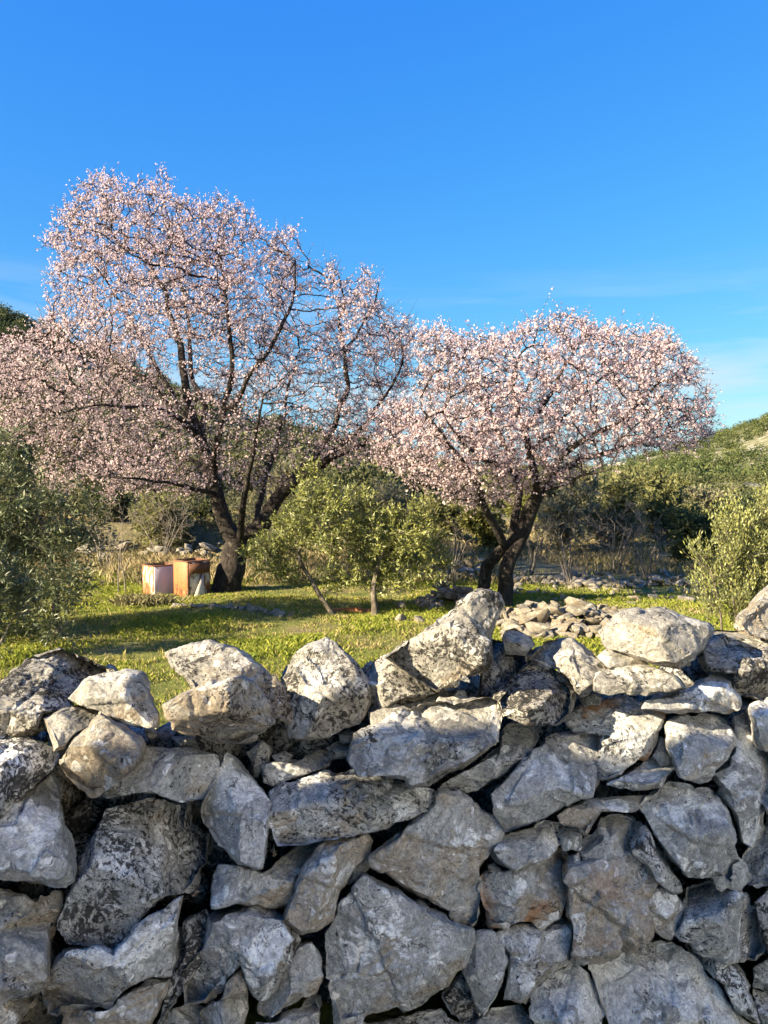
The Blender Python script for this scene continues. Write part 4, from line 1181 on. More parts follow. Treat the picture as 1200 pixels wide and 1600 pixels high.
Dm = 8.5
leafy('olive_tree', 'young bright olive tree with two slanting stems in the middle of the grass', 'tree', (*atg(550, Dm), 0.0), Dm,
      [([(522,962),(508,940),(492,915),(476,890),(468,865),(480,835)], .034, .018, True), ([(584,968),(585,945),(584,915),(588,890),(600,860)], .045, .02, True)],
      [(484,768,24),(490,790,36),(488,745,14),(492,728,9),(450,840,42),(415,868,34),(515,825,46),(560,800,40),(585,842,56),(640,830,46),(665,862,30),(608,882,30),(430,890,24),(560,925,13),(690,892,20),(470,812,34),(398,850,14),(520,775,22),(690,838,16),(545,902,22),(612,902,24),(448,905,18)],
      1250, 27000, (.050, .0145), ((.09, .11, .026), (.37, .375, .085)), 31, M_OLIVE, M_BARK2, step=.075, kill=.10, shoot=.07)
Dl = 7.4
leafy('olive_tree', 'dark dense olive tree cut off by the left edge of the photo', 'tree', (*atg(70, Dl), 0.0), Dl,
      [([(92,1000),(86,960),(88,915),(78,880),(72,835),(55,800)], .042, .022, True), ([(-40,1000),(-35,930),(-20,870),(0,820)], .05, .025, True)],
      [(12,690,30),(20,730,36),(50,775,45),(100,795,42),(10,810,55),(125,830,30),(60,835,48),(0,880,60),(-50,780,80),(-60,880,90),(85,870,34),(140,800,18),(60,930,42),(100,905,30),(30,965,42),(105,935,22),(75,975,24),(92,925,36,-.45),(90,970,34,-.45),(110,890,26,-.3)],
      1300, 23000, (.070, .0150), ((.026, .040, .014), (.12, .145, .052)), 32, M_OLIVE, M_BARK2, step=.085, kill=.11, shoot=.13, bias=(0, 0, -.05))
leafy('olive_shrub', 'low olive shoots with pale bare twigs in front of the dark left olive', 'shrub', (*atg(10, 6.3), 0.0), 6.3,
      [([(-20,1040),(0,1000),(20,965),(45,955)], .014, .006, True), ([(-30,1040),(-20,980),(-10,930)], .014, .006, True)],
      [(10,920,32),(35,955,24),(-20,960,50),(-30,900,50)],
      260, 4200, (.058, .0145), ((.04, .055, .022), (.13, .15, .06)), 33, M_OLIVE, M_TWIG, step=.08, kill=.11, shoot=.08)
Db = 6.0
leafy('shrub', 'tall yellow-green shrub of upright leafy shoots at the right edge behind the wall', 'shrub', (*atg(1190, Db), 0.0), Db,
      [([(1180 + 22 * k, 1050, .15 * (k % 3)), (1175 + 24 * k, 980), (1165 + 26 * k, 900), (1150 + 30 * k, 840)], .012, .004, True) for k in range(-2, 4)],
      [(1110,900,26),(1125,945,40),(1150,870,50),(1160,930,60),(1185,840,42),(1200,900,70),(1230,830,50),(1260,880,80),(1140,840,24),(1250,960,80),(1110,965,25),(1120,825,14),(1165,808,16),(1195,800,20),(1215,775,22),(1100,865,14),(1245,770,30)],
      1300, 34000, (.032, .0110), ((.11, .13, .032), (.37, .37, .105)), 34, M_OLIVE, M_BARK2, step=.07, kill=.085, up=.35, shoot=.11, bias=(-.08, 0, 1.5))

# trees and bushes further back: (kind label, px, distance, top py, half width px, colours, leaf size, lobes)
DARK = ((.034, .045, .018), (.125, .135, .058)); MIDG = ((.090, .100, .036), (.30, .29, .115)); GREY = ((.125, .125, .072), (.33, .305, .18)); YEL = ((.09, .10, .025), (.26, .25, .075)); PINE = ((.028, .042, .020), (.085, .110, .045))
BACK = [
 ('grey-green olive tree seen just behind the bright young olive', 590, 13.5, 752, 70, GREY, 'olive_tree'),
 ('dull olive bush between the two almond trees, behind the grey-green olive', 690, 16.0, 765, 60, MIDG, 'olive_tree'),
 ('grey olive tree under the right limb of the round almond', 880, 15.0, 748, 62, GREY, 'olive_tree'),
 ('mid-green olive tree right of the round almond trunk, beyond the rocks', 955, 16.0, 738, 62, MIDG, 'olive_tree'),
 ('dark olive tree beyond the scattered rocks, left of the blackish bush', 1035, 17.0, 745, 64, MIDG, 'olive_tree'),
 ('blackish low bush between the dark olive and the yellow-green shrub', 1088, 13.5, 800, 45, PINE, 'bush'),
 ('broad dark evergreen behind the yellow-green shrub', 1165, 19.0, 782, 80, PINE, 'evergreen_tree'),
 ('small yellowish bush behind the stems of the round almond', 760, 15.5, 800, 45, YEL, 'bush'),
 ('olive bush under the low left boughs of the tall almond, behind the dry grass', 245, 15.0, 770, 55, MIDG, 'bush'),
 ('dark bush at the foot of the slope behind the dark left olive', 170, 16.5, 765, 55, DARK, 'bush'),
 ('greyish olive tree on the slope above the dark left olive', 110, 22.0, 655, 70, GREY, 'olive_tree'),
 ('mid-green olive tree on the slope at the left edge', 15, 25.0, 610, 85, MIDG, 'olive_tree'),
 ('mid-green olive seen through the middle of the tall almond crown', 300, 21.0, 705, 65, MIDG, 'olive_tree'),
 ('grey olive seen through the twigs right of the tall almond trunk', 455, 18.0, 730, 65, GREY, 'olive_tree'),
 ('mid-green tree low behind the fork of the tall almond', 380, 25.0, 712, 65, MIDG, 'olive_tree'),
 ('greenish olive tree beside the tumbled rocks, left of the dark olive', 995, 19.0, 728, 60, MIDG, 'olive_tree'),
 ('grey-green bush at the far end of the hedge under the sloping hill', 1115, 23.0, 760, 45, GREY, 'bush'),
 ('yellow-green tree rising behind the hedge below the right end of the round almond crown', 1055, 27.0, 744, 50, YEL, 'olive_tree'),
 ('grey-green tree behind the hedge below the middle of the round almond crown', 915, 25.0, 724, 65, GREY, 'olive_tree'),
 ('yellow-green tree behind the round almond stems, above the small yellowish bush', 830, 21.0, 742, 60, YEL, 'olive_tree'),
 ('dark bush on the bank between the dry grass and the tall almond trunk', 318, 16.5, 800, 36, DARK, 'bush'),
 ('brownish bush on the bank left of the tall almond, above the saplings', 205, 18.5, 745, 48, GREY, 'bush'),
 ('faint green tree far behind the gap between the two almonds', 640, 27.0, 728, 60, MIDG, 'olive_tree'),
 ('round green tree far behind the round almond crown', 790, 28.0, 733, 60, MIDG, 'olive_tree'),
]
for i, (lab, px, D, top, hw_, colr, nm) in enumerate(BACK):
    rg = np.random.default_rng(900 + i)
    b = atg(px, D); z0 = gz(*b)
    pyb = 745 - (z0 - 1.55) / D * FPX
    hpx = pyb - top
    guides = [([(px + rg.uniform(-6, 6), pyb + 2), (px + rg.uniform(-8, 8), pyb - hpx * .25), (px + rg.uniform(-15, 15), pyb - hpx * .5)], .05 + .003 * D, .03, True)]
    blobs = []
    for k in range(11):
        a = rg.uniform(0, 2 * np.pi); r_ = rg.uniform(0.1, 0.75)
        br = rg.uniform(.26, .42) * min(hw_, hpx * .55) * 1.15
        blobs.append((px + math.cos(a) * r_ * hw_, np.clip(pyb - hpx * .52 - math.sin(a) * r_ * hpx * .5, top + br * 0.9, pyb - br * .6), br, rg.uniform(-.7, .7) * hw_ / FPX * D))
    ls = 0.0048 * D + 0.01
    leafy(nm, lab, 'bush' if nm == 'bush' else 'tree', (b[0], b[1], z0), D, guides, blobs, 420, 7000, (ls * 1.1, ls * .5), colr, 910 + i, M_LEAF, M_BARK2, step=.16, kill=.2, rt=.004, shoot=.14)

# leafless thickets
def bare(label, px, D, top, hw_, seed, n=260, mat=None, flowers_=False):
    rg = np.random.default_rng(seed)
    b = atg(px, D); z0 = gz(*b); pyb = 745 - (z0 - 1.55) / D * FPX
    T = Tree(seed)
    for k in range(5):
        q = rg.uniform(-.35, .35)
        T.guide(gp([(px + q * 12, pyb + 2), (px + q * hw_ * .8, pyb - (pyb - top) * .3, rg.uniform(-.2, .2)), (px + q * hw_ * 1.8, pyb - (pyb - top) * .6, rg.uniform(-.4, .4))], D), .013, .006, .09, root=True)
    A = []
    while len(A) < n:
        u = rg.uniform(-1, 1, 3)
        if (u ** 2).sum() < 1:
            pyy = pyb - (pyb - top) * (.56 + .44 * u[2])
            A.append(at(np.array(px + u[0] * hw_), np.array(pyy), np.array(D + u[1] * hw_ / FPX * D)))
    T.grow(np.array(A), step=.09, infl=9, kill=.12, iters=60, jit=.35)
    T.radii(.0025, 2.2)
    bb = np.array((b[0], b[1], z0))
    root = thing('bare_shrub', label, 'shrub', tuple(bb), group='leafless shrubs')
    V, F = T.tubes()
    link('stems', mesh('stems', V - bb, F, mat or M_TWIG), root)
    outer = np.where(T.gr == 0)[0]; pk = np.repeat(outer, 3)
    d = norm(rg.normal(size=(len(pk), 3)) + (0, 0, .4))
    V2, F2 = sticks(T.p[pk], T.p[pk] + d * rg.uniform(.06, .25, (len(pk), 1)), np.full(len(pk), .0022))
    link('twigs', mesh('twigs', V2 - bb, F2, mat or M_TWIG), root, None, kind='stuff')
bare('leafless grey shrub right of the round almond trunk', 890, 11.2, 790, 55, 71, 300)
bare('leafless twiggy shrub left of the round almond stems', 705, 10.8, 800, 42, 72, 240)
bare('wide leafless bush beneath the right side of the round almond crown', 960, 12.6, 770, 70, 73, 320)
bare('leafless brown thicket under the crown of the tall almond, left of its trunk', 255, 13.6, 765, 60, 74, 300)
bare('leafless grey thicket beneath the tall almond near the dark left olive', 165, 12.6, 770, 50, 75, 240)
bare('leafless pale shrub in front of the dark bush, nearest the yellow-green shrub', 1010, 11.8, 800, 48, 77, 260)
bare('leafless thicket directly behind the trunk of the round almond', 830, 12.0, 790, 50, 78, 280)
bare('thin leafless shrub behind the fork of the tall almond', 420, 12.4, 720, 50, 76, 260)
# ------------------------------------------------------------------ grass
M_GRASS = leaf_material('grass_blades', 0.30, 0.6, 0.2)
def blades(P, h, w, lean, col, rg):
    n = len(P)
    a = rg.uniform(0, 2 * np.pi, n)
    side = np.stack([np.cos(a), np.sin(a), np.zeros(n)], -1)
    b = rg.uniform(0, 2 * np.pi, n)
    ln = np.stack([np.cos(b) * lean, np.sin(b) * lean, np.ones(n)], -1)
    V = np.zeros((n, 4, 3))
    V[:, 0] = P - side * (w * .5)[:, None]; V[:, 1] = P + side * (w * .5)[:, None]
    V[:, 2] = P + ln * (h * 0.55)[:, None] * (0.7, 0.7, 1) + side * (w * .38)[:, None]
    V[:, 3] = P + ln * h[:, None] * (1.25, 1.25, .9)
    V[:, 0, 2] -= .01; V[:, 1, 2] -= .01
    i = np.arange(n)[:, None] * 4
    F = np.stack([np.concatenate([i, i + 1, i + 2], 1), np.concatenate([i, i + 2, i + 3], 1)], 1).reshape(-1, 3)
    return V.reshape(-1, 3), F, np.repeat(col, 4, 0)
rg = np.random.default_rng(66)
def field_points(n, y0, y1, rg, spread=0.60):
    y = np.sqrt(rg.uniform(y0 ** 2, y1 ** 2, n)); x = rg.uniform(-1, 1, n) * (y * spread + 0.4)
    return np.stack([x, y, height(x, y)], -1)
P = field_points(420000, 2.7, 12.8, rg)
P3 = P * (1, 1, 0)
dn = fbm(P3 * 0.9, 3, 21); fine = fbm(P3 * 5.0, 2, 22)
keep = rg.random(len(P)) < np.clip(0.90 + 0.70 * dn + 0.4 * fine, 0.10, 1)
keep &= rg.random(len(P)) < sstep(13.2, 10.8, P[:, 1] + 0.8 * np.maximum(P[:, 0], 0) * 0.95)
P, dn, fine = P[keep], dn[keep], fine[keep]
h = rg.uniform(.014, .044, len(P)) * np.clip(1 + .7 * dn + .5 * fine, .4, 2.0)
g0 = np.array((.115, .170, .022)); g1 = np.array((.330, .335, .055)); dry = np.array((.44, .36, .17))
m = rg.beta(1.5, 1.5, len(P))[:, None]
col = g0 * (1 - m) + g1 * m
dm = (rg.random(len(P)) < np.clip(.20 - .50 * dn + .10 * fine, .03, .6))
col[dm] = dry * rg.uniform(.55, 1.1, (dm.sum(), 1))
V, F, C = blades(P, h, rg.uniform(.003, .0065, len(P)), rg.uniform(.15, .8, len(P)), col, rg)
link('grass', mesh('grass', V, F, M_GRASS, col=C), kind='stuff')
# weeds and seed stalks standing above the sward
P = field_points(5000, 3.0, 12.5, rg)
k = fbm(P * (1, 1, 0) * 1.3, 3, 41) > 0.15
P = P[k]
col = np.where(rg.random((len(P), 1)) < .45, dry, g1) * rg.uniform(.6, 1.1, (len(P), 1))
V, F, C = blades(P, rg.uniform(.04, .10, len(P)), rg.uniform(.002, .004, len(P)), rg.uniform(.05, .4, len(P)), col, rg)
link('tall_weeds', mesh('tall_weeds', V, F, M_GRASS, col=C), kind='stuff')
# broad leafed herbs
P = field_points(2600, 3.0, 11.5, rg)
P = P[fbm(P * (1, 1, 0) * 1.1, 2, 47) > 0.2]
P = np.repeat(P, 9, 0) + rg.normal(size=(len(P) * 9, 3)) * (.035, .035, .012)
LV, LF = leaves(P, rg.normal(size=P.shape) * (1, 1, .3) + (0, 0, .6), rg.uniform(.015, .035, len(P)), rg.uniform(.008, .016, len(P)), rg)
col = np.array((.085, .135, .025)) * rg.uniform(.6, 1.4, (len(P), 1))
link('ground_herbs', mesh('ground_herbs', LV, LF, M_GRASS, col=np.repeat(col, 4, 0)), kind='stuff')
# straw-coloured tall grass beneath the slope, and dry growth among the far rocks
n = 60000
px = rg.uniform(-60, 1180, n); y = rg.uniform(10.8, 22, n)
x = (px - 600) / FPX * y
P = np.stack([x, y, height(x, y)], -1)
w = np.exp(-(((px - 270) / 70) ** 2 + ((y - 12.3) / .8) ** 2)) * 1.3 + np.clip(.28 + .5 * fbm(P * (1, 1, 0) * .7, 3, 61), 0, .6)
k = rg.random(n) < w
P = P[k]; px = px[k]; y = y[k]
tall = np.exp(-(((px - 270) / 70) ** 2 + ((y - 12.3) / .8) ** 2))
P = np.repeat(P, 4, 0) + rg.normal(size=(len(P) * 4, 3)) * (.06, .06, 0); tall = np.repeat(tall, 4)
col = np.array((.37, .30, .16)) * rg.uniform(.5, 1.15, (len(P), 1))
grn = rg.random(len(P)) < .3 * (1 - tall); col[grn] = np.array((.11, .12, .04)) * rg.uniform(.6, 1.3, (grn.sum(), 1))
V, F, C = blades(P, rg.uniform(.06, .20, len(P)) + .20 * tall * rg.random(len(P)), rg.uniform(.0035, .007, len(P)), rg.uniform(.1, .5, len(P)), col, rg)
link('dry_grass', mesh('dry_grass', V, F, M_GRASS, col=C), kind='stuff')

# scrub on the hillsides, each bush a puff of leaves, read as one cover
def scrub(name, xy, hts, rads, nleaf, ls, c0, c1, seed):
    rg = np.random.default_rng(seed)
    n = len(xy); z = height(xy[:, 0], xy[:, 1])
    idx = np.repeat(np.arange(n), nleaf)
    q = norm(rg.normal(size=(len(idx), 3))) * rg.uniform(.2, 1, (len(idx), 1)) ** .5
    lump = 1 + .35 * vnoise(q * 1.8 + idx[:, None] * 3.3, seed)
    Pp = np.stack([xy[idx, 0], xy[idx, 1], z[idx] + hts[idx] * .5], -1) + q * np.stack([rads[idx], rads[idx], hts[idx] * .55], -1) * lump[:, None]
    LV, LF = leaves(Pp, rg.normal(size=q.shape) + q * .6, ls * rg.uniform(.6, 1.4, len(idx)), ls * .5 * rg.uniform(.6, 1.4, len(idx)), rg)
    t = rg.random((n, 1)); base = np.array(c0) * (1 - t) + np.array(c1) * t
    col = base[idx] * rg.uniform(.65, 1.35, (len(idx), 1))
    link(name, mesh(name, LV, LF, M_LEAF, col=np.repeat(col, 4, 0)), kind='stuff')
n = 900
y = rg.uniform(24, 105, n); px = rg.uniform(-260, 700, n); x = (px - 600) / FPX * y
k = fbm(np.stack([x, y, x * 0], -1) * .09, 3, 71) > -.25
scrub('left_hill_scrub', np.stack([x, y], -1)[k], rg.uniform(.6, 2.0, n)[k], rg.uniform(.5, 1.5, n)[k], 130, .28, (.040, .052, .020), (.15, .155, .065), 81)
n = 3600
y = 90 + 330 * rg.random(n) ** 0.9; px = rg.uniform(760, 1330, n); x = (px - 600) / FPX * y
k = fbm(np.stack([x, y, x * 0], -1) * .03, 4, 72) > -.28
scrub('right_hill_scrub', np.stack([x, y], -1)[k], rg.uniform(1.0, 3.6, n)[k], rg.uniform(.9, 2.8, n)[k], 70, .7, (.045, .068, .022), (.16, .18, .060), 82)
n = 420
y = rg.uniform(26, 95, n); px = rg.uniform(640, 1090, n); x = (px - 600) / FPX * y
scrub('valley_scrub', np.stack([x, y], -1), rg.uniform(.4, 1.2, n), rg.uniform(.5, 1.6, n), 150, .27, (.045, .058, .022), (.17, .175, .07), 84)
n = 170
y = rg.uniform(24, 100, n); px = rg.uniform(1060, 1340, n); x = (px - 600) / FPX * y
scrub('low_scrub', np.stack([x, y], -1), rg.uniform(.25, .8, n), rg.uniform(.3, 1.3, n), 150, .22, (.05, .065, .022), (.19, .19, .075), 86)
# the dark wood on the crest of the left hill
n = 60
px = rg.uniform(-160, 62, n); y = rg.uniform(66, 84, n); x = (px - 600) / FPX * y
scrub('crest_wood', np.stack([x, y], -1), rg.uniform(.9, 1.8, n), rg.uniform(.9, 1.7, n), 420, .20, (.018, .030, .013), (.06, .08, .028), 83)
n = 150
y = rg.uniform(14.8, 24, n); px = rg.uniform(-60, 600, n); x = (px - 600) / FPX * y
scrub('bank_scrub', np.stack([x, y], -1), rg.uniform(.2, .75, n), rg.uniform(.2, .6, n), 260, .09, (.06, .065, .03), (.20, .19, .09), 85)

# ------------------------------------------------------------------ stones in the field
M_RUBBLE = stone_material('field_stone', (0.9, 0.86, 0.8), (0.66, 0.61, 0.53))
def hull(rg, n=13):
    import bmesh
    P = rg.uniform(-1, 1, (n, 3)); P = P / np.maximum(np.linalg.norm(P, axis=1), .45)[:, None] * .5 * rg.uniform(.85, 1.1, (n, 1))
    bm = bmesh.new()
    for p in P:
        bm.verts.new(p)
    g = bmesh.ops.convex_hull(bm, input=bm.verts[:])
    bmesh.ops.delete(bm, geom=[v for v in bm.verts if not v.link_faces], context='VERTS')
    bmesh.ops.bevel(bm, geom=bm.edges[:], offset=.005, segments=1, affect='EDGES')
    bmesh.ops.triangulate(bm, faces=bm.faces[:])
    bm.verts.index_update()
    V = np.array([v.co[:] for v in bm.verts]); F = np.array([[v.index for v in f.verts] for f in bm.faces]); bm.free()
    return V, F
VAR = []
for k in range(12):
    V, F = hull(np.random.default_rng(300 + k), 9 + k % 4)
    VAR.append(mesh('stone', V, F, M_RUBBLE))
def heap(label, name, cat, pts, seed, tan=0.6):
    """pts: (x, y, z, size)"""
    rg = np.random.default_rng(seed)
    pts = np.asarray(pts); c = pts[:, :3].mean(0); c[2] = gz(c[0], c[1])
    root = thing(name, label, cat, tuple(c))
    for q in pts:
        o = link('stone', VAR[rg.integers(len(VAR))], root, tuple(q[:3] - c))
        s = q[3]
        o.scale = (s * rg.uniform(.8, 1.6), s * rg.uniform(.6, 1.2), s * rg.uniform(.40, .85))
        o.rotation_euler = (rg.uniform(-.5, .5), rg.uniform(-.5, .5), rg.uniform(0, 6.28))
        o.color = (rg.uniform(tan - .3, tan + .3), rg.uniform(0, .5), rg.uniform(0, .3), 0)
def mound(px0, px1, y, depth, hgt, n, s0, s1, seed):
    rg = np.random.default_rng(seed); out = []
    x0 = (px0 - 600) / FPX * y; x1 = (px1 - 600) / FPX * y
    for k in range(n):
        u = rg.uniform(-1, 1); v = rg.uniform(-1, 1)
        x = (x0 + x1) / 2 + u * (x1 - x0) / 2; yy = y + v * depth
        hh_ = hgt * max(0, 1 - (abs(u) ** 2.6)) * (1 - v * v) ** .7
        out.append((x, yy, gz(x, yy) + hh_ * rg.uniform(.15, 1.0) + .01, rg.uniform(s0, s1)))
    return out
heap('long heap of tan broken stones in front of the round almond trunk', 'stone_heap', 'stone heap', mound(775, 1000, 7.75, .65, .21, 300, .04, .25, 1), 1, .65)
heap('small brown heap of broken stones left of the round almond stems', 'stone_heap', 'stone heap', mound(655, 745, 9.3, .35, .26, 80, .10, .20, 2), 2, .75)
heap('low line of pale stones half sunk in the grass before the tall almond', 'stone_row', 'stone row', [(x_, y_, gz(x_, y_) + .01, s_) for x_, y_, s_ in
     [((p - 600) / FPX * yy, yy, s) for p, yy, s in zip(np.linspace(268, 448, 34) + rng.uniform(-4, 4, 34), 8.75 - np.linspace(-.3, .3, 34) + rng.uniform(-.06, .06, 34), rng.uniform(.07, .17, 34))]], 3, .5)
rg = np.random.default_rng(17)
n = 700
y = rg.uniform(120, 400, n); px = rg.uniform(900, 1330, n); x = (px - 600) / FPX * y
k = fbm(np.stack([x, y, x * 0], -1) * .03, 3, 76) > .0
pp = []
for xx, yy in zip(x[k], y[k]):
    V, F = hull(rg, 8)
    pp.append((V * rg.uniform(1.2, 4.0) * (1.5, 1, .6) + (xx, yy, gz(xx, yy) + .1), F))
V, F = join(pp)
ho = link('hillside_rocks', mesh('hillside_rocks', V, F, M_RUBBLE), kind='stuff')
ho.color = (.6, 0, .4, 0)
rk = []
rg = np.random.default_rng(8)
for k in range(230):
    px = rg.uniform(790, 1110); yy = rg.uniform(9.3, 12.6)
    if rg.random() < .45:
        yy = 11.2 + .5 * rg.normal() * .5
    x = (px - 600) / FPX * yy
    rk.append((x, yy, gz(x, yy) + rg.uniform(0, .04), rg.uniform(.07, .30) if rg.random() < .3 else rg.uniform(.06, .15)))
heap('scattered grey rocks of a tumbled wall on the dry ground right of the round almond', 'tumbled_wall', 'tumbled wall', rk, 4, .3)
rk = []
for k in range(46):
    px = rg.uniform(655, 775); yy = 11.8 + .35 * rg.normal()
    x = (px - 600) / FPX * yy
    rk.append((x, yy, gz(x, yy) + rg.uniform(0, .14), rg.uniform(.10, .28)))
heap('grey tumbled stones behind the two stems of the round almond', 'tumbled_wall', 'tumbled wall', rk, 5, .1)
rk = []
for k in range(34):
    px = rg.uniform(120, 345); yy = 14.6 + .25 * rg.normal()
    x = (px - 600) / FPX * yy; 
    rk.append((x, yy, gz(x, yy) + rg.uniform(0, .25), rg.uniform(.12, .32)))
heap('ruined terrace wall of pale stones behind the dry grass', 'terrace_wall', 'terrace wall', rk, 6, .35)
for i, (px, yy, s, lab) in enumerate([(627, 8.1, .105, 'pale pointed rock in the grass left of the leaning boulder top'), (654, 8.0, .10, 'pale low rock in the grass touching the outline of the leaning boulder'), (628, 9.1, .09, 'small bluish-white stone in the shaded grass right of the young olive'),
                                      (676, 8.9, .10, 'grey stone in shade at the foot of the small brown heap'), (748, 6.9, .12, 'tan stone beside the foot of the round almond trunk')]):
    x = (px - 600) / FPX * yy
    V, F = hull(np.random.default_rng(700 + i), 14)
    o = link('rock', mesh('rock', V * s * 1.4, F, M_RUBBLE), None, (x, yy, gz(x, yy) + s * .32), label=lab, category='rock')
    o.color = (.5, .3, .1, 0)

# ------------------------------------------------------------------ the two rusty boxes
def rust_mat(name, paint, amount, rust0=(.20, .065, .02), rust1=(.46, .17, .06), streak=(3, 3, 1.2), dark=None):
    N = NT(name)
    P = N.n('ShaderNodeTexCoord').outputs['Object']
    S_ = N.vmath('MULTIPLY', P, streak)
    n = N.noise(S_, 3.2, 7, 0.68, 0.5)
    c = N.mix(N.ramp(n, 0.70 - amount * .42, 0.80 - amount * .42), paint, N.mix(N.noise(P, 30, 6, .7), rust0, rust1))
    if dark is not None:
        c = N.mix(N.ramp(N.noise(S_, 5.5, 5, .6, .8), .52, .60, 0, .85), c, dark)
    N.color(c); N.b.inputs['Roughness'].default_value = .62; N.b.inputs['Specular IOR Level'].default_value = .4
    N.set(N.b.inputs['Normal'], N.bump(N.noise(P, 40, 6, .7), .4, .006))
    return N.m
m_orange = rust_mat('rusted_sheet', (.60, .36, .20), .95, (.22, .07, .025), (.46, .19, .07), dark=(.12, .05, .025))
m_half = rust_mat('half_rusted_sheet', (.70, .60, .46), .74, (.24, .08, .03), (.48, .20, .08), streak=(2, 2, .8), dark=(.16, .07, .03))
m_lav = rust_mat('shade_tinted_enamel', (.54, .50, .60), .10)  # lavender puts the bluish shade of the pale front into its paint
m_white = rust_mat('flaking_white_paint', (.58, .55, .46), .60, (.13, .055, .025), (.30, .13, .06), dark=(.035, .028, .022))
m_brown = rust_mat('brown_rust', (.20, .10, .06), .8, (.07, .035, .022), (.18, .08, .04))
def panel(name, parent, x0, x1, y0, y1, z0, z1, mat, bev=.004, rot=None):
    import bmesh
    V, F = box_vf(x0, x1, y0, y1, z0, z1)
    me = mesh(name, V, F, mat)
    bm = bmesh.new(); bm.from_mesh(me)
    bmesh.ops.bevel(bm, geom=bm.edges[:], offset=bev, segments=1, affect='EDGES')
    bm.to_mesh(me); bm.free()
    return link(name, me, parent)
def metal_box(label, px, D, w, d, h, rz, left_m, front_m, top_m):
    b = atg(px, D); z0 = gz(*b)
    r = thing('metal_box', label, 'metal box', (b[0], b[1], z0), rz, 'two rusty boxes under the tall almond')
    t = .012
    panel('side_panel', r, -w / 2, -w / 2 + t, -d / 2 + t, d / 2 - t, 0, h, left_m)['label'] = 'rust-streaked left side panel'
    panel('side_panel', r, w / 2 - t, w / 2, -d / 2 + t, d / 2 - t, 0, h, m_brown)
    panel('front_panel', r, -w / 2, w / 2, -d / 2, -d / 2 + t - .001, .002, h - .002, front_m)
    panel('back_panel', r, -w / 2, w / 2, d / 2 - t + .001, d / 2, .002, h - .002, m_brown)
    panel('lid', r, -w / 2 + t + .002, w / 2 - t - .002, -d / 2 + t, d / 2 - t, h - .035, h - .015, m_brown)
    for (x0, x1, y0, y1) in ((-w / 2 - .006, w / 2 + .006, -d / 2 - .006, -d / 2 + .014), (-w / 2 - .006, w / 2 + .006, d / 2 - .014, d / 2 + .006),
                             (-w / 2 - .006, -w / 2 + .014, -d / 2 + .016, d / 2 - .016), (w / 2 - .014, w / 2 + .006, -d / 2 + .016, d / 2 - .016)):
        panel('rim', r, x0, x1, y0, y1, h + .001, h + .016, top_m, .003)
    return r
bx1 = metal_box('left rusty box with a pale front painted lavender as in shade and a cream and orange side', 248, 10.15, .33, .33, .40, R(45), m_half, m_lav, m_brown)
bx2 = metal_box('right rusty box with an orange side and a flaking white and brown front', 298, 10.0, .34, .34, .45, R(47), m_orange, m_white, m_brown)
V, F = box_vf(-.15, .15, -.19, -.178, .30, .43); link('front_plate', mesh('front_plate', V, F, m_brown), bx2)
V = np.array([(-.15, -.26, 0), (.02, -.25, 0), (.05, -.182, .30), (-.15, -.27, .012), (.02, -.26, .012), (.05, -.192, .31)]); F = np.array([(0, 1, 2), (3, 5, 4), (0, 3, 4), (0, 4, 1), (1, 4, 5), (1, 5, 2), (2, 5, 3), (2, 3, 0)])  # added triangle standing in for the pale patch on the box front
m_board = simple_mat('pale_board', (.48, .44, .36), (.66, .62, .52), 12)
o = link('pale_patch_board', mesh('pale_patch_board', V, F, m_board), None, bx2.location, label='pale three-cornered board added for the pale patch on the front of the right rusty box', category='board')
o.rotation_euler = bx2.rotation_euler
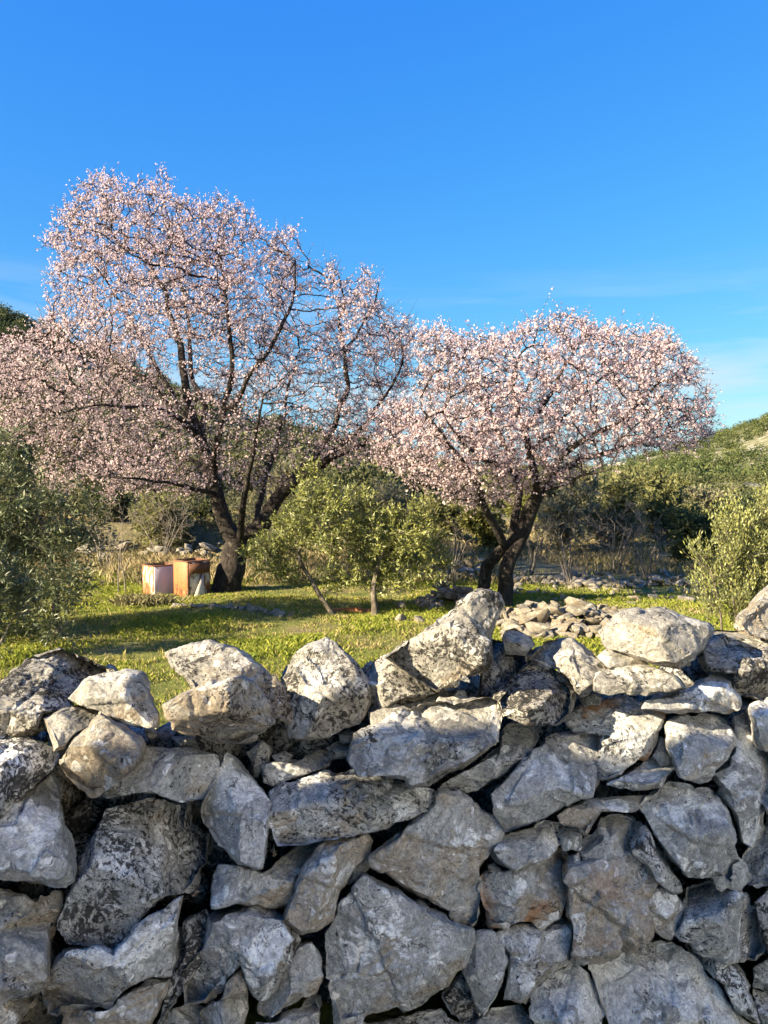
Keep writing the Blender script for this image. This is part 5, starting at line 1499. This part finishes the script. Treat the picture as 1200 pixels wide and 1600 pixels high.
# rusty curved strip round the olive stems
a = np.linspace(-.15, 1.0, 22)
x0 = at(np.array(512.), np.array(952.), np.array(8.7))[0]; x1 = at(np.array(590.), np.array(952.), np.array(8.7))[0]
xs = x0 + (x1 - x0) * np.linspace(0, 1, 22); ys = 8.62 + .22 * np.sin(np.linspace(0, np.pi, 22)); zs = height(xs, ys)
Vi = np.stack([xs, ys, zs - .01], -1); Vo = Vi + (0, 0, .075); Wi = Vi + (0, .012, 0); Wo = Vo + (0, .012, 0)
V = np.concatenate([Vi, Vo, Wi, Wo]); k = np.arange(21); n = 22
F = np.concatenate([np.stack([k, k + 1, k + 1 + n, k + n], -1), np.stack([k + 2 * n, k + 3 * n, k + 3 * n + 1, k + 2 * n + 1], -1), np.stack([k + n, k + n + 1, k + 3 * n + 1, k + 3 * n], -1)])
c = V.mean(0)
link('metal_strip', mesh('metal_strip', V - c, F, m_orange), None, tuple(c), label='curved rusty orange metal strip in the grass between the stems of the young olive', category='metal strip')

# two thin bare saplings left of the boxes
for i, (px, lab, bend) in enumerate([(184, 'left of the two thin bare saplings beside the left rusty box', -4), (196, 'right of the two thin bare saplings, nearer the left rusty box', 5)]):
    T = Tree(60 + i); D = 10.1
    T.guide(gp([(px, 936), (px - bend * .3, 905), (px - bend, 880), (px - bend * 1.4, 840)], D), .012, .006, .08, root=True)
    T.guide(gp([(px - bend * .6, 895), (px + 10, 870), (px + 14, 850)], D), .006, .003, .08)
    T.guide(gp([(px - bend, 880), (px - 12, 860), (px - 16, 840)], D), .006, .003, .08)
    T.radii(.003)
    b = np.array((*atg(px, D), 0)); b[2] = gz(b[0], b[1])
    r = thing('bare_sapling', lab, 'sapling', tuple(b), group='thin bare saplings')
    V, F = T.tubes(); link('stem', mesh('stem', V - b, F, M_TWIG), r)
# dead grey-green tuft in front of the left box
P0 = np.array(at(np.array(225.), np.array(945.), np.array(9.3))); P0[2] = gz(P0[0], P0[1])
rg = np.random.default_rng(19)
P = np.tile(P0, (900, 1)) + rg.normal(size=(900, 3)) * (.16, .10, 0)
V, F, C = blades(P, rg.uniform(.04, .15, 900), rg.uniform(.002, .0045, 900), rg.uniform(.2, 1.0, 900), np.array((.24, .22, .11)) * rg.uniform(.5, 1.2, (900, 1)), rg)
link('grass_tuft', mesh('grass_tuft', V - P0, F, M_GRASS, col=C), None, tuple(P0), label='dull yellow tuft of dead grass in front of the left rusty box', category='grass tuft')
